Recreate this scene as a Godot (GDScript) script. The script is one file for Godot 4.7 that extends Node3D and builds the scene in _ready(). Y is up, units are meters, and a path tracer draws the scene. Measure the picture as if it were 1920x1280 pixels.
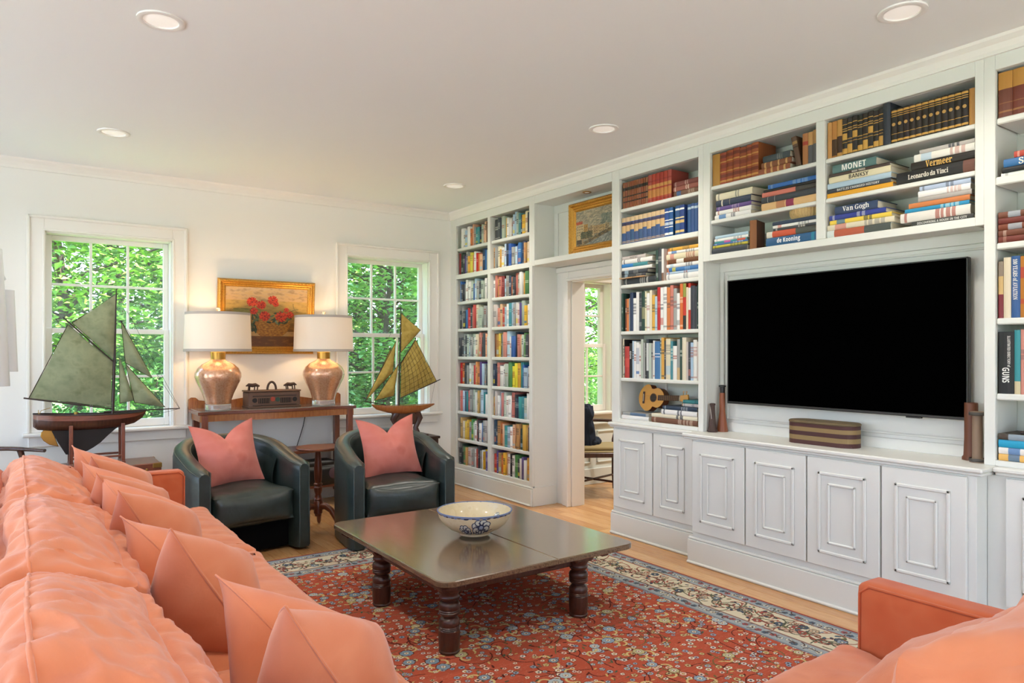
extends Node3D
# A living room with built-in bookcases, two sofas, two tub chairs and model yachts.
# Drawn in units of the survey (camera 1.25 above the floor); SURVEY turns them into metres at the end of _ready().

const SURVEY := 1.1
const ZF := -5.92      # face of the far wall
const XF := 3.40       # face of the built-in bookcases
const XW := 3.66       # face of the wall behind them
const CEIL := 2.58

var M := {}
var taken := {}
var rng := RandomNumberGenerator.new()
var sun: DirectionalLight3D

func _ready() -> void:
	rng.seed = 20260
	set_view()
	make_materials()
	build_shell()
	build_builtins()
	build_books()
	build_rug()
	build_sofas()
	build_tub_chairs()
	build_tables()
	build_console_group()
	build_yachts()
	build_far_room()
	build_small_things()
	build_garden()
	for c in get_children():
		if c is Node3D and not c is WorldEnvironment:
			c.position *= SURVEY
			if not (c is Light3D or c is Camera3D):
				c.scale *= SURVEY

func set_view() -> void:
	var cam := Camera3D.new()
	cam.name = "camera"
	cam.projection = Camera3D.PROJECTION_FRUSTUM
	cam.near = 0.05
	cam.far = 200.0
	cam.keep_aspect = Camera3D.KEEP_HEIGHT
	cam.size = 0.05 * 1280.0 / 1325.0
	cam.frustum_offset = Vector2(0, 0.05 * 20.0 / 1325.0)
	cam.position = Vector3(0, 1.25, 0)
	cam.rotation.y = -atan(922.0 / 1325.0)
	cam.current = true
	add_child(cam)
	var e := Environment.new()
	var sm := ProceduralSkyMaterial.new()
	sm.sky_top_color = Color(0.52, 0.67, 0.87)
	sm.sky_horizon_color = Color(0.88, 0.91, 0.94)
	sm.ground_bottom_color = Color(0.20, 0.24, 0.14)
	sm.ground_horizon_color = Color(0.55, 0.60, 0.50)
	sm.sky_energy_multiplier = SKY_ENERGY
	sm.ground_energy_multiplier = SKY_ENERGY * 0.6
	var sky := Sky.new()
	sky.sky_material = sm
	e.background_mode = Environment.BG_SKY
	e.sky = sky
	e.tonemap_mode = Environment.TONE_MAPPER_LINEAR
	e.tonemap_exposure = EXPOSURE
	e.sdfgi_enabled = true
	e.ssao_enabled = true
	e.ssil_enabled = true
	var w := WorldEnvironment.new()
	w.name = "environment"
	w.environment = e
	add_child(w)
	sun = DirectionalLight3D.new()
	sun.name = "sun"
	sun.light_color = Color(1.0, 0.97, 0.91)
	sun.light_energy = SUN_ENERGY
	sun.light_angular_distance = 0.6
	sun.shadow_enabled = true
	sun.rotation_degrees = Vector3(-50, 90, 0)   # from the right, over the roof of the house
	add_child(sun)

const SKY_ENERGY := 2.5
const SUN_ENERGY := 9.0
const EXPOSURE := 1.12
const CAN_ENERGY := 1.2     # each recessed ceiling light
const LAMP_ENERGY := 0.14    # each table lamp

# ---------------------------------------------------------------- naming
func numbered(called: String) -> String:
	if not taken.has(called):
		taken[called] = 0
		return called
	taken[called] += 1
	return "%s_%03d" % [called, taken[called]]

func tag(o: Node, label: String, category: String, group := "") -> void:
	o.set_meta("label", label)
	o.set_meta("category", category)
	if group != "":
		o.set_meta("group", group)

func thing(called: String, label: String, category: String, at := Vector3.ZERO, turn := 0.0, group := "") -> Node3D:
	var o := Node3D.new()
	o.name = numbered(called)
	add_child(o)
	o.position = at
	o.rotation.y = turn
	tag(o, label, category, group)
	return o

func setting(called: String, at := Vector3.ZERO) -> Node3D:
	var o := Node3D.new()
	o.name = called
	add_child(o)
	o.position = at
	o.set_meta("kind", "structure")
	return o

func part(st: SurfaceTool, called: String, m: Material, parent: Node) -> MeshInstance3D:
	st.generate_normals()
	var o := MeshInstance3D.new()
	o.name = called
	o.mesh = st.commit()
	o.material_override = m
	parent.add_child(o, true)
	return o

func mpart(mesh: Mesh, called: String, m: Material, parent: Node, at := Vector3.ZERO, b := Basis()) -> MeshInstance3D:
	var o := MeshInstance3D.new()
	o.name = called
	o.mesh = mesh
	o.material_override = m
	o.transform = Transform3D(b, at)
	parent.add_child(o, true)
	return o

func struct(st: SurfaceTool, called: String, m: Material) -> MeshInstance3D:
	var o := part(st, called, m, self)
	o.set_meta("kind", "structure")
	return o

# ---------------------------------------------------------------- shapes
func mb(smooth := false) -> SurfaceTool:
	var st := SurfaceTool.new()
	st.begin(Mesh.PRIMITIVE_TRIANGLES)
	st.set_smooth_group(0 if smooth else -1)
	return st

func tri(st: SurfaceTool, a: Vector3, b: Vector3, c: Vector3, from: Vector3) -> void:
	var n := (b - a).cross(c - a)
	if n.dot((a + b + c) / 3.0 - from) > 0.0:
		st.add_vertex(a); st.add_vertex(c); st.add_vertex(b)
	else:
		st.add_vertex(a); st.add_vertex(b); st.add_vertex(c)

func quad(st: SurfaceTool, a: Vector3, b: Vector3, c: Vector3, d: Vector3, from: Vector3) -> void:
	tri(st, a, b, c, from)
	tri(st, a, c, d, from)

func box(st: SurfaceTool, c: Vector3, s: Vector3, bev := 0.0, b := Basis()) -> void:
	var h := s * 0.5
	var e: float = min(bev, min(h.x, min(h.y, h.z)) * 0.9)
	var V := func(sg: Vector3, axis: int) -> Vector3:
		var p := sg * h
		for k in 3:
			if k != axis:
				p[k] -= sg[k] * e
		return c + b * p
	for ax in 3:
		var p := (ax + 1) % 3
		var q := (ax + 2) % 3
		for sa in [-1.0, 1.0]:
			var r: Array[Vector3] = []
			for pq in [[-1.0, -1.0], [1.0, -1.0], [1.0, 1.0], [-1.0, 1.0]]:
				var sg := Vector3()
				sg[ax] = sa; sg[p] = pq[0]; sg[q] = pq[1]
				r.append(V.call(sg, ax))
			quad(st, r[0], r[1], r[2], r[3], c)
			if e > 0.0:
				for sb in [-1.0, 1.0]:
					var s0 := Vector3(); var s1 := Vector3()
					s0[ax] = sa; s0[p] = sb; s0[q] = -1.0
					s1[ax] = sa; s1[p] = sb; s1[q] = 1.0
					quad(st, V.call(s0, ax), V.call(s1, ax), V.call(s1, p), V.call(s0, p), c)
	if e > 0.0:
		for k in 8:
			var sg := Vector3(1.0 if k & 1 else -1.0, 1.0 if k & 2 else -1.0, 1.0 if k & 4 else -1.0)
			tri(st, V.call(sg, 0), V.call(sg, 1), V.call(sg, 2), c)

# a box given by two opposite corners
func span(st: SurfaceTool, a: Vector3, b: Vector3, bev := 0.0) -> void:
	box(st, (a + b) * 0.5, (b - a).abs(), bev)

func boxm(c: Vector3, s: Vector3, bev := 0.0, b := Basis()) -> SurfaceTool:
	var st := mb()
	box(st, c, s, bev, b)
	return st

func spanm(a: Vector3, b: Vector3, bev := 0.0) -> SurfaceTool:
	var st := mb()
	span(st, a, b, bev)
	return st

# profile of (radius, height), turned about y
func lathe(st: SurfaceTool, prof: Array, segs := 24, at := Vector3.ZERO, b := Basis(), uvs := false) -> void:
	var g := 1
	for i in prof.size() - 1:
		var p0: Vector2 = prof[i]
		var p1: Vector2 = prof[i + 1]
		if i > 0:
			var d0: Vector2 = p0 - prof[i - 1]
			if d0.length() > 1e-6 and absf(d0.angle_to(p1 - p0)) > 0.7:
				g += 1
		st.set_smooth_group(g)
		for k in segs:
			var a0 := TAU * k / segs
			var a1 := TAU * (k + 1) / segs
			var q: Array[Vector3] = [
				Vector3(cos(a0) * p0.x, p0.y, sin(a0) * p0.x), Vector3(cos(a1) * p0.x, p0.y, sin(a1) * p0.x),
				Vector3(cos(a1) * p1.x, p1.y, sin(a1) * p1.x), Vector3(cos(a0) * p1.x, p1.y, sin(a0) * p1.x)]
			var u: Array[Vector2] = [Vector2(float(k) / segs, float(i) / (prof.size() - 1)), Vector2(float(k + 1) / segs, float(i) / (prof.size() - 1)),
				Vector2(float(k + 1) / segs, float(i + 1) / (prof.size() - 1)), Vector2(float(k) / segs, float(i + 1) / (prof.size() - 1))]
			for t in [[0, 1, 2], [0, 2, 3]]:
				var A := q[t[0]]; var B := q[t[1]]; var C := q[t[2]]
				if (B - A).cross(C - A).length() < 1e-12:
					continue
				for j in t:
					if uvs:
						st.set_uv(u[j])
					st.add_vertex(at + b * q[j])

func lathem(prof: Array, segs := 24, at := Vector3.ZERO, b := Basis()) -> SurfaceTool:
	var st := mb(true)
	lathe(st, prof, segs, at, b)
	return st

func pf(flat: Array) -> Array:
	var r := []
	for i in range(0, flat.size(), 2):
		r.append(Vector2(flat[i], flat[i + 1]))
	return r

# round bar through points, radius may be a number or a list
func tube(st: SurfaceTool, pts: Array, radius, segs := 8, flat := 1.0) -> void:
	st.set_smooth_group(0)
	var rings := []
	var up := Vector3.UP
	for i in pts.size():
		var t: Vector3 = (pts[min(i + 1, pts.size() - 1)] - pts[max(i - 1, 0)]).normalized()
		if absf(t.dot(up)) > 0.98:
			up = Vector3.RIGHT if absf(t.x) < 0.9 else Vector3.BACK
		var n := (up - t * up.dot(t)).normalized()
		var m := t.cross(n)
		up = n
		var r: float = radius[i] if radius is Array else radius
		var ring: Array[Vector3] = []
		for k in segs:
			var a := TAU * k / segs
			ring.append(pts[i] + (n * cos(a) * flat + m * sin(a)) * r)
		rings.append(ring)
	for i in rings.size() - 1:
		var mid: Vector3 = (pts[i] + pts[i + 1]) * 0.5
		for k in segs:
			var k2 := (k + 1) % segs
			quad(st, rings[i][k], rings[i][k2], rings[i + 1][k2], rings[i + 1][k], mid)
	st.set_smooth_group(-1)
	for e in [[0, 1], [rings.size() - 1, rings.size() - 2]]:
		for k in segs:
			tri(st, pts[e[0]], rings[e[0]][k], rings[e[0]][(k + 1) % segs], pts[e[1]])

func tubem(pts: Array, radius, segs := 8, flat := 1.0) -> SurfaceTool:
	var st := mb(true)
	tube(st, pts, radius, segs, flat)
	return st

# outline in the xy plane, thick along z
func slab(st: SurfaceTool, poly: PackedVector2Array, depth: float, at := Vector3.ZERO, b := Basis(), bev := 0.0) -> void:
	st.set_smooth_group(-1)
	var idx := Geometry2D.triangulate_polygon(poly)
	var mid := Vector2()
	for p in poly:
		mid += p / poly.size()
	var inner := poly
	if bev > 0.0:
		var off := Geometry2D.offset_polygon(poly, -bev)
		if off.size() == 1 and off[0].size() == poly.size():
			var o2: PackedVector2Array = off[0]
			# keep the order of the corners
			var best := 0
			for k in o2.size():
				if o2[k].distance_to(poly[0]) < o2[best].distance_to(poly[0]):
					best = k
			inner = PackedVector2Array()
			var same := Geometry2D.is_polygon_clockwise(poly) == Geometry2D.is_polygon_clockwise(o2)
			for k in o2.size():
				inner.append(o2[posmod(best + (k if same else -k), o2.size())])
			idx = Geometry2D.triangulate_polygon(inner)
		else:
			bev = 0.0
	for s in [-1.0, 1.0]:
		for i in range(0, idx.size(), 3):
			var v: Array[Vector3] = []
			for j in 3:
				v.append(at + b * Vector3(inner[idx[i + j]].x, inner[idx[i + j]].y, s * depth * 0.5))
			tri(st, v[0], v[1], v[2], (v[0] + v[1] + v[2]) / 3.0 - b * Vector3(0, 0, s))
	var cw := 1.0 if Geometry2D.is_polygon_clockwise(poly) else -1.0
	for i in poly.size():
		var p := poly[i]
		var q := poly[(i + 1) % poly.size()]
		var n2 := Vector2(-(q - p).y, (q - p).x) * cw
		var ref: Vector3 = at + b * Vector3((p + q).x * 0.5 - n2.x * 5.0, (p + q).y * 0.5 - n2.y * 5.0, 0)
		var d := depth * 0.5 - bev
		quad(st, at + b * Vector3(p.x, p.y, -d), at + b * Vector3(q.x, q.y, -d), at + b * Vector3(q.x, q.y, d), at + b * Vector3(p.x, p.y, d), ref)
		if bev > 0.0:
			var pi2 := inner[i]
			var qi := inner[(i + 1) % inner.size()]
			for s in [-1.0, 1.0]:
				quad(st, at + b * Vector3(p.x, p.y, s * d), at + b * Vector3(q.x, q.y, s * d), at + b * Vector3(qi.x, qi.y, s * depth * 0.5), at + b * Vector3(pi2.x, pi2.y, s * depth * 0.5), ref)

func slabm(poly: PackedVector2Array, depth: float, at := Vector3.ZERO, b := Basis(), bev := 0.0) -> SurfaceTool:
	var st := mb()
	slab(st, poly, depth, at, b, bev)
	return st

func pv(a: Array) -> PackedVector2Array:
	var r := PackedVector2Array()
	for i in range(0, a.size(), 2):
		r.append(Vector2(a[i], a[i + 1]))
	return r

# a smooth sheet from a function of (u, v) in 0..1
func sheet(st: SurfaceTool, f: Callable, nu: int, nv: int, uvs := false) -> void:
	st.set_smooth_group(0)
	var g := []
	for i in nu + 1:
		var row := PackedVector3Array()
		for j in nv + 1:
			row.append(f.call(float(i) / nu, float(j) / nv))
		g.append(row)
	for i in nu:
		for j in nv:
			var q := [[i, j], [i + 1, j], [i + 1, j + 1], [i, j + 1]]
			for t in [[0, 2, 1], [0, 3, 2]]:
				for k in t:
					if uvs:
						st.set_uv(Vector2(float(q[k][0]) / nu, 1.0 - float(q[k][1]) / nv))
					st.add_vertex(g[q[k][0]][q[k][1]])

# soft upholstered block: rounded box with a crown and slack wrinkles; takes a point on the cube -1..1
func cushion_f(c: Vector3, s: Vector3, rad: float, crown: Vector3, wr: float, sd: int, b := Basis(), lines := Vector3(3, 3, 3), slump := Vector3.ZERO) -> Callable:
	var nz := FastNoiseLite.new()
	nz.seed = sd
	nz.frequency = 1.0
	nz.fractal_octaves = 2
	var h := s * 0.5
	return func(p: Vector3) -> Vector3:
		var q := p * h
		var inr := Vector3(clampf(q.x, -h.x + rad, h.x - rad), clampf(q.y, -h.y + rad, h.y - rad), clampf(q.z, -h.z + rad, h.z - rad))
		var d := q - inr
		var nn := d.normalized()
		var r := inr + nn * rad
		# each face swells in its middle
		var w := Vector3((1.0 - p.y * p.y) * (1.0 - p.z * p.z), (1.0 - p.x * p.x) * (1.0 - p.z * p.z), (1.0 - p.x * p.x) * (1.0 - p.y * p.y))
		r += Vector3(p.x * crown.x * w.x, p.y * crown.y * w.y, p.z * crown.z * w.z)
		# the corners of the cover stand out, pointed
		if wr > 0.003:
			var cor := pow(absf(p.x * p.y * p.z), 3.0)
			r += Vector3(signf(p.x), signf(p.y), signf(p.z)) * cor * rad * 0.30
		# a loose back cushion sags towards its front
		if slump != Vector3.ZERO:
			var sl := smoothstep(-0.5, 1.0, p.dot(slump.normalized())) * clampf(p.y * 0.5 + 0.5, 0.0, 1.0)
			r.y -= slump.length() * sl
		# soft billows and sharp creases across the cloth
		var k2 := nz.get_noise_3d(r.x * 2.2 - sd, r.y * 2.2, r.z * 2.2)
		var k := 1.0 - absf(nz.get_noise_3d(r.x * lines.x + sd, r.y * lines.y, r.z * lines.z)) * 2.6
		var flatn := maxf(absf(nn.x), maxf(absf(nn.y), absf(nn.z)))      # creases die out round the edges
		k *= smoothstep(0.6, 0.95, flatn)
		return c + b * (r + nn * (wr * 1.1 * k2 + wr * 0.85 * maxf(k, -0.6)))

func cushion(st: SurfaceTool, c: Vector3, s: Vector3, rad: float, crown: Vector3, wr: float, sd: int, b := Basis(), n := 22, lines := Vector3(3, 3, 3), slump := Vector3.ZERO) -> Callable:
	st.set_smooth_group(0)
	var f := cushion_f(c, s, rad, crown, wr, sd, b, lines, slump)
	for ax in 3:
		for sg in [-1.0, 1.0]:
			var p := (ax + 1) % 3
			var q := (ax + 2) % 3
			var g := []
			for i in n + 1:
				var row := PackedVector3Array()
				for j in n + 1:
					var v := Vector3()
					# crowd the samples towards the rims
					v[ax] = sg
					v[p] = lerpf((float(i) / n - 0.5) * 2.0, sin((float(i) / n - 0.5) * PI), 0.75)
					v[q] = lerpf((float(j) / n - 0.5) * 2.0, sin((float(j) / n - 0.5) * PI), 0.75)
					row.append(f.call(v))
				g.append(row)
			for i in n:
				for j in n:
					quad(st, g[i][j], g[i + 1][j], g[i + 1][j + 1], g[i][j + 1], c)
	return f

# a cord sewn on the cushion along cube points
func welt(f: Callable, pts: Array, r: float, per := 14) -> SurfaceTool:
	var out := []
	for i in pts.size() - 1:
		for k in per:
			out.append(f.call((pts[i] as Vector3).lerp(pts[i + 1], float(k) / per)))
	out.append(f.call(pts[pts.size() - 1]))
	return tubem(out, r, 6)

# throw pillow, upright in the xy plane, corner ears, dented along its top edge
func pillow_face(w: float, hgt: float, thick: float, chop: float, sd: int, side: float) -> Callable:
	var nz := FastNoiseLite.new()
	nz.seed = sd
	nz.frequency = 1.0
	return func(u: float, v: float) -> Vector3:
		var a := sin((u - 0.5) * PI)
		var c := sin((v - 0.5) * PI)
		var pin := 0.11
		var x := a * w * 0.5 * (1.0 - pin * (1.0 - c * c))
		var y := c * hgt * 0.5 * (1.0 - pin * (1.0 - a * a))
		var t := pow(maxf(0.0, 1.0 - a * a), 0.72) * pow(maxf(0.0, 1.0 - c * c), 0.72)
		# the fill sinks to the bottom, the blow of a hand dents the top
		t *= 1.0 - 0.18 * c
		var d := exp(-pow(a / 0.42, 2.0)) * clampf((c + 0.15) / 1.15, 0.0, 1.0)
		y -= chop * (exp(-absf(a) / 0.38)) * pow(clampf((c + 0.35) / 1.35, 0.0, 1.0), 1.7)
		t *= 1.0 - 0.52 * d
		var k := nz.get_noise_3d(x * 7.0, y * 7.0 + side * 3.0, sd) * 0.012 * t
		return Vector3(x, y + hgt * 0.5, side * (t * thick * 0.5 + k))

func pillow(called: String, label: String, at: Vector3, b: Basis, w: float, thick: float, chop: float, m: Material, sd: int, group := "") -> Node3D:
	var t := thing(called, label, "pillow", at, 0.0, group)
	t.basis = b
	var st := mb(true)
	for side in [-1.0, 1.0]:
		sheet(st, pillow_face(w, w, thick, chop, sd, side), 30, 30)
	part(st, "cover", m, t)
	# the seam round the edge
	var f := pillow_face(w, w, thick, chop, sd, 1.0)
	var rim := []
	for k in 96:
		var q := k / 96.0 * 4.0
		var uv := Vector2(q, 0) if q < 1 else Vector2(1, q - 1) if q < 2 else Vector2(3 - q, 1) if q < 3 else Vector2(0, 4 - q)
		rim.append(f.call(uv.x, uv.y))
	rim.append(rim[0])
	part(tubem(rim, 0.0028, 5), "seam", m, t)
	return t

# ---------------------------------------------------------------- materials
func flat(key: String, hex: String, rough := 0.6, metal := 0.0, spec := 0.5) -> StandardMaterial3D:
	var m := StandardMaterial3D.new()
	m.resource_name = key
	m.albedo_color = Color(hex)
	m.roughness = rough
	m.metallic = metal
	m.metallic_specular = spec
	M[key] = m
	return m

func noise_tex(freq: float, oct: int, ramp: Array, sd: int, size := 512, type := FastNoiseLite.TYPE_SIMPLEX_SMOOTH, normal := 0.0) -> NoiseTexture2D:
	var n := FastNoiseLite.new()
	n.noise_type = type
	n.frequency = freq
	n.fractal_octaves = oct
	n.seed = sd
	var t := NoiseTexture2D.new()
	t.width = size
	t.height = size
	t.seamless = true
	t.noise = n
	if normal > 0.0:
		t.as_normal_map = true
		t.bump_strength = normal
	elif ramp.size() > 0:
		var g := Gradient.new()
		var off := PackedFloat32Array()
		var col := PackedColorArray()
		for i in ramp.size():
			off.append(float(i) / (ramp.size() - 1))
			col.append(Color(ramp[i]))
		g.offsets = off
		g.colors = col
		t.color_ramp = g
	return t

func tri_mat(key: String, tex: Texture2D, scale: Vector3, rough: float, bump: Texture2D = null, depth := 0.4) -> StandardMaterial3D:
	var m := flat(key, "ffffff", rough)
	m.albedo_texture = tex
	m.uv1_triplanar = true
	m.uv1_scale = scale
	if bump:
		m.normal_enabled = true
		m.normal_texture = bump
		m.normal_scale = depth
	return m

func make_materials() -> void:
	flat("wall", "eeebe4", 0.85)
	flat("ceiling", "f1f3f1", 0.9)
	flat("trim", "ece8e0", 0.45)
	flat("joinery", "e1e1d9", 0.42)
	flat("joinery_back", "d9ddd2", 0.6)
	flat("wainscot", "e2e8e3", 0.5)
	flat("downlight_ring", "f1efea", 0.5)
	var glow := flat("lens", "ffffff", 0.4)
	glow.emission_enabled = true
	glow.emission = Color(1.0, 0.95, 0.87)
	glow.emission_energy_multiplier = 0.25
	var bulb := flat("bulb", "fff4dc", 0.4)
	bulb.emission_enabled = true
	bulb.emission = Color(1.0, 0.78, 0.5)
	bulb.emission_energy_multiplier = 3.0
	# grain runs along the axis with the small scale
	var oak := noise_tex(0.012, 4, ["b98350", "cf9a63", "d9a971", "c48d57"], 3)
	var oak2 := noise_tex(0.012, 4, ["c18c58", "d6a46c", "dfb27c", "c99660"], 7)
	var oak3 := noise_tex(0.014, 4, ["ad7645", "c48c56", "cd9a63", "b67f4c"], 11)
	for i in 3:
		var m := tri_mat("oak_%d" % i, [oak, oak2, oak3][i], Vector3(9, 9, 0.7), 0.32)
		m.clearcoat_enabled = true
		m.clearcoat = 0.35
		m.clearcoat_roughness = 0.2
	var mah := noise_tex(0.012, 4, ["4a2113", "6b331c", "7d4023", "57281a"], 21)
	var m2 := tri_mat("mahogany", mah, Vector3(0.9, 8, 8), 0.28)
	m2.clearcoat_enabled = true
	m2.clearcoat = 0.4
	var m3 := tri_mat("mahogany_up", mah, Vector3(8, 0.9, 8), 0.3)
	m3.clearcoat_enabled = true
	m3.clearcoat = 0.3
	tri_mat("satinwood", noise_tex(0.012, 4, ["7a431f", "9a5c2d", "a76a38", "86491f"], 23), Vector3(7, 0.9, 7), 0.3)
	var wal := noise_tex(0.014, 5, ["523f2f", "6e5842", "7c664e", "5e4a36"], 31)
	var m4 := tri_mat("walnut_top", wal, Vector3(7, 7, 0.8), 0.2)
	m4.clearcoat_enabled = true
	m4.clearcoat = 1.0
	m4.clearcoat_roughness = 0.16
	var m5 := tri_mat("walnut_leg", noise_tex(0.014, 4, ["27130c", "3f1f13", "4a271a", "2e170f"], 33), Vector3(7, 0.9, 7), 0.25)
	m5.clearcoat_enabled = true
	m5.clearcoat = 0.5
	flat("dark_wood", "2e1a12", 0.32)
	flat("iron", "4b3a33", 0.6, 0.3)
	flat("iron_dark", "241e1b", 0.55, 0.4)
	flat("bronze", "6d5446", 0.5, 0.5)
	# velvet: the nap lies in soft patches of two tones
	var nap := noise_tex(0.006, 3, ["c56c45", "d37d56", "d8865f", "ca734b"], 41)
	var vel := tri_mat("velvet", nap, Vector3(1.6, 1.6, 1.6), 0.85, noise_tex(0.09, 3, [], 43, 512, FastNoiseLite.TYPE_SIMPLEX, 2.0), 0.12)
	vel.metallic_specular = 0.2
	vel.rim_enabled = true
	vel.rim = 0.65
	vel.rim_tint = 0.35
	var pnap := noise_tex(0.006, 3, ["ca6d5e", "d47b6c", "d98476", "c66858"], 45)
	var velp := tri_mat("velvet_rose", pnap, Vector3(1.6, 1.6, 1.6), 0.85, noise_tex(0.09, 3, [], 43, 512, FastNoiseLite.TYPE_SIMPLEX, 2.0), 0.12)
	velp.metallic_specular = 0.2
	velp.rim_enabled = true
	velp.rim = 0.5
	velp.rim_tint = 0.5
	var vdk := tri_mat("velvet_frame", noise_tex(0.006, 3, ["bb5733", "c4623c", "c86a44", "be5c37"], 47), Vector3(1.6, 1.6, 1.6), 0.85)
	vdk.metallic_specular = 0.2
	vdk.rim_enabled = true
	vdk.rim = 0.4
	vdk.rim_tint = 0.6
	var lea := tri_mat("leather", noise_tex(0.01, 4, ["1d2a29", "26322f", "2c3936", "212e2c"], 51), Vector3(2, 2, 2), 0.36, noise_tex(0.06, 3, [], 53, 512, FastNoiseLite.TYPE_CELLULAR, 3.0), 0.14)
	lea.metallic_specular = 0.6
	flat("black_cloth", "0c0d0e", 0.95, 0.0, 0.2)
	flat("black_plastic", "161616", 0.4)
	flat("screen", "020202", 0.5, 0.0, 0.0)
	flat("bezel", "3b3937", 0.35, 0.6)
	var gold := tri_mat("gilt", noise_tex(0.03, 4, ["8a5a1c", "c18a35", "d9a750", "a3701f"], 61), Vector3(6, 6, 6), 0.35, noise_tex(0.03, 4, [], 63, 512, FastNoiseLite.TYPE_SIMPLEX, 6.0), 0.8)
	gold.metallic = 0.65
	var brass := flat("brass", "b08a45", 0.3, 0.9)
	brass.metallic = 0.9
	flat("linen", "e8dfd0", 0.9)
	var shade := M["linen"] as StandardMaterial3D
	shade.backlight_enabled = true
	shade.backlight = Color(0.32, 0.28, 0.23)
	shade.cull_mode = BaseMaterial3D.CULL_DISABLED
	flat("shade_band", "b5aaa0", 0.8)
	var merc := tri_mat("mercury_glass", noise_tex(0.02, 5, ["a97650", "d09a74", "deb192", "c08963"], 71), Vector3(5, 5, 5), 0.2, noise_tex(0.03, 4, [], 73, 512, FastNoiseLite.TYPE_SIMPLEX, 6.0), 0.35)
	merc.metallic = 0.5
	merc.clearcoat_enabled = true
	merc.clearcoat = 0.8
	merc.clearcoat_roughness = 0.08
	var crys := flat("crystal", "f4f8f7", 0.03)
	crys.refraction_enabled = true
	crys.refraction_scale = 0.05
	crys.albedo_color = Color(0.97, 0.99, 0.98, 0.2)
	crys.transparency = BaseMaterial3D.TRANSPARENCY_ALPHA
	var pane := flat("pane", "eef6f2", 0.02)
	pane.transparency = BaseMaterial3D.TRANSPARENCY_ALPHA
	pane.albedo_color = Color(0.93, 0.97, 0.95, 0.05)
	pane.metallic_specular = 0.15
	var gtop := flat("glass_top", "cfe3da", 0.03)
	gtop.transparency = BaseMaterial3D.TRANSPARENCY_ALPHA
	gtop.albedo_color = Color(0.8, 0.9, 0.86, 0.14)
	var bk := flat("book_print", "ffffff", 0.55)
	bk.vertex_color_use_as_albedo = true
	flat("paper", "e3d9c3", 0.9)
	var sail := tri_mat("sailcloth_green", noise_tex(0.006, 4, ["6d7455", "838a6b", "8f9575", "747a59"], 81), Vector3(3, 3, 3), 0.9)
	sail.backlight_enabled = true
	sail.backlight = Color(0.22, 0.24, 0.15)
	sail.cull_mode = BaseMaterial3D.CULL_DISABLED
	var sail2 := tri_mat("sailcloth_amber", noise_tex(0.008, 4, ["8d7733", "a58d42", "b39a50", "958038"], 83), Vector3(4, 4, 4), 0.9)
	sail2.backlight_enabled = true
	sail2.backlight = Color(0.34, 0.28, 0.09)
	sail2.cull_mode = BaseMaterial3D.CULL_DISABLED
	flat("sail_edge", "3a3420", 0.9)
	flat("rigging", "2b2721", 0.9)
	var bark := tri_mat("bark", noise_tex(0.02, 4, ["3a2f25", "54463a", "64564a", "453a2f"], 91), Vector3(4, 1.0, 4), 0.95)
	bark.metallic_specular = 0.1
	var leaf := flat("leaf", "ffffff", 0.55)
	leaf.vertex_color_use_as_albedo = true
	leaf.cull_mode = BaseMaterial3D.CULL_DISABLED
	leaf.backlight_enabled = true
	leaf.backlight = Color(0.30, 0.42, 0.10)
	leaf.metallic_specular = 0.3
	tri_mat("lawn", noise_tex(0.03, 5, ["4c7a2c", "68963c", "7aa84a", "57863a"], 95), Vector3(0.8, 0.8, 0.8), 0.95)
	tri_mat("added_terrace", noise_tex(0.02, 4, ["c9c2b6", "d6d0c5", "dcd6cc", "cdc6ba"], 99), Vector3(0.7, 0.7, 0.7), 0.9)  # pale stone of the added paving that bounces light to the ceiling
	tri_mat("wicker", noise_tex(0.03, 3, ["b08a50", "cfae74", "d9bd88", "bb975c"], 97), Vector3(8, 8, 8), 0.8)
	flat("uke_top", "d69a3f", 0.3)
	flat("uke_side", "6b371d", 0.35)
	flat("fretboard", "3c2420", 0.5)
	flat("cane", "9c8a62", 0.85)
	flat("navy_cloth", "1c2638", 0.95)
	flat("white_enamel", "dfe3e6", 0.35)

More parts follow.
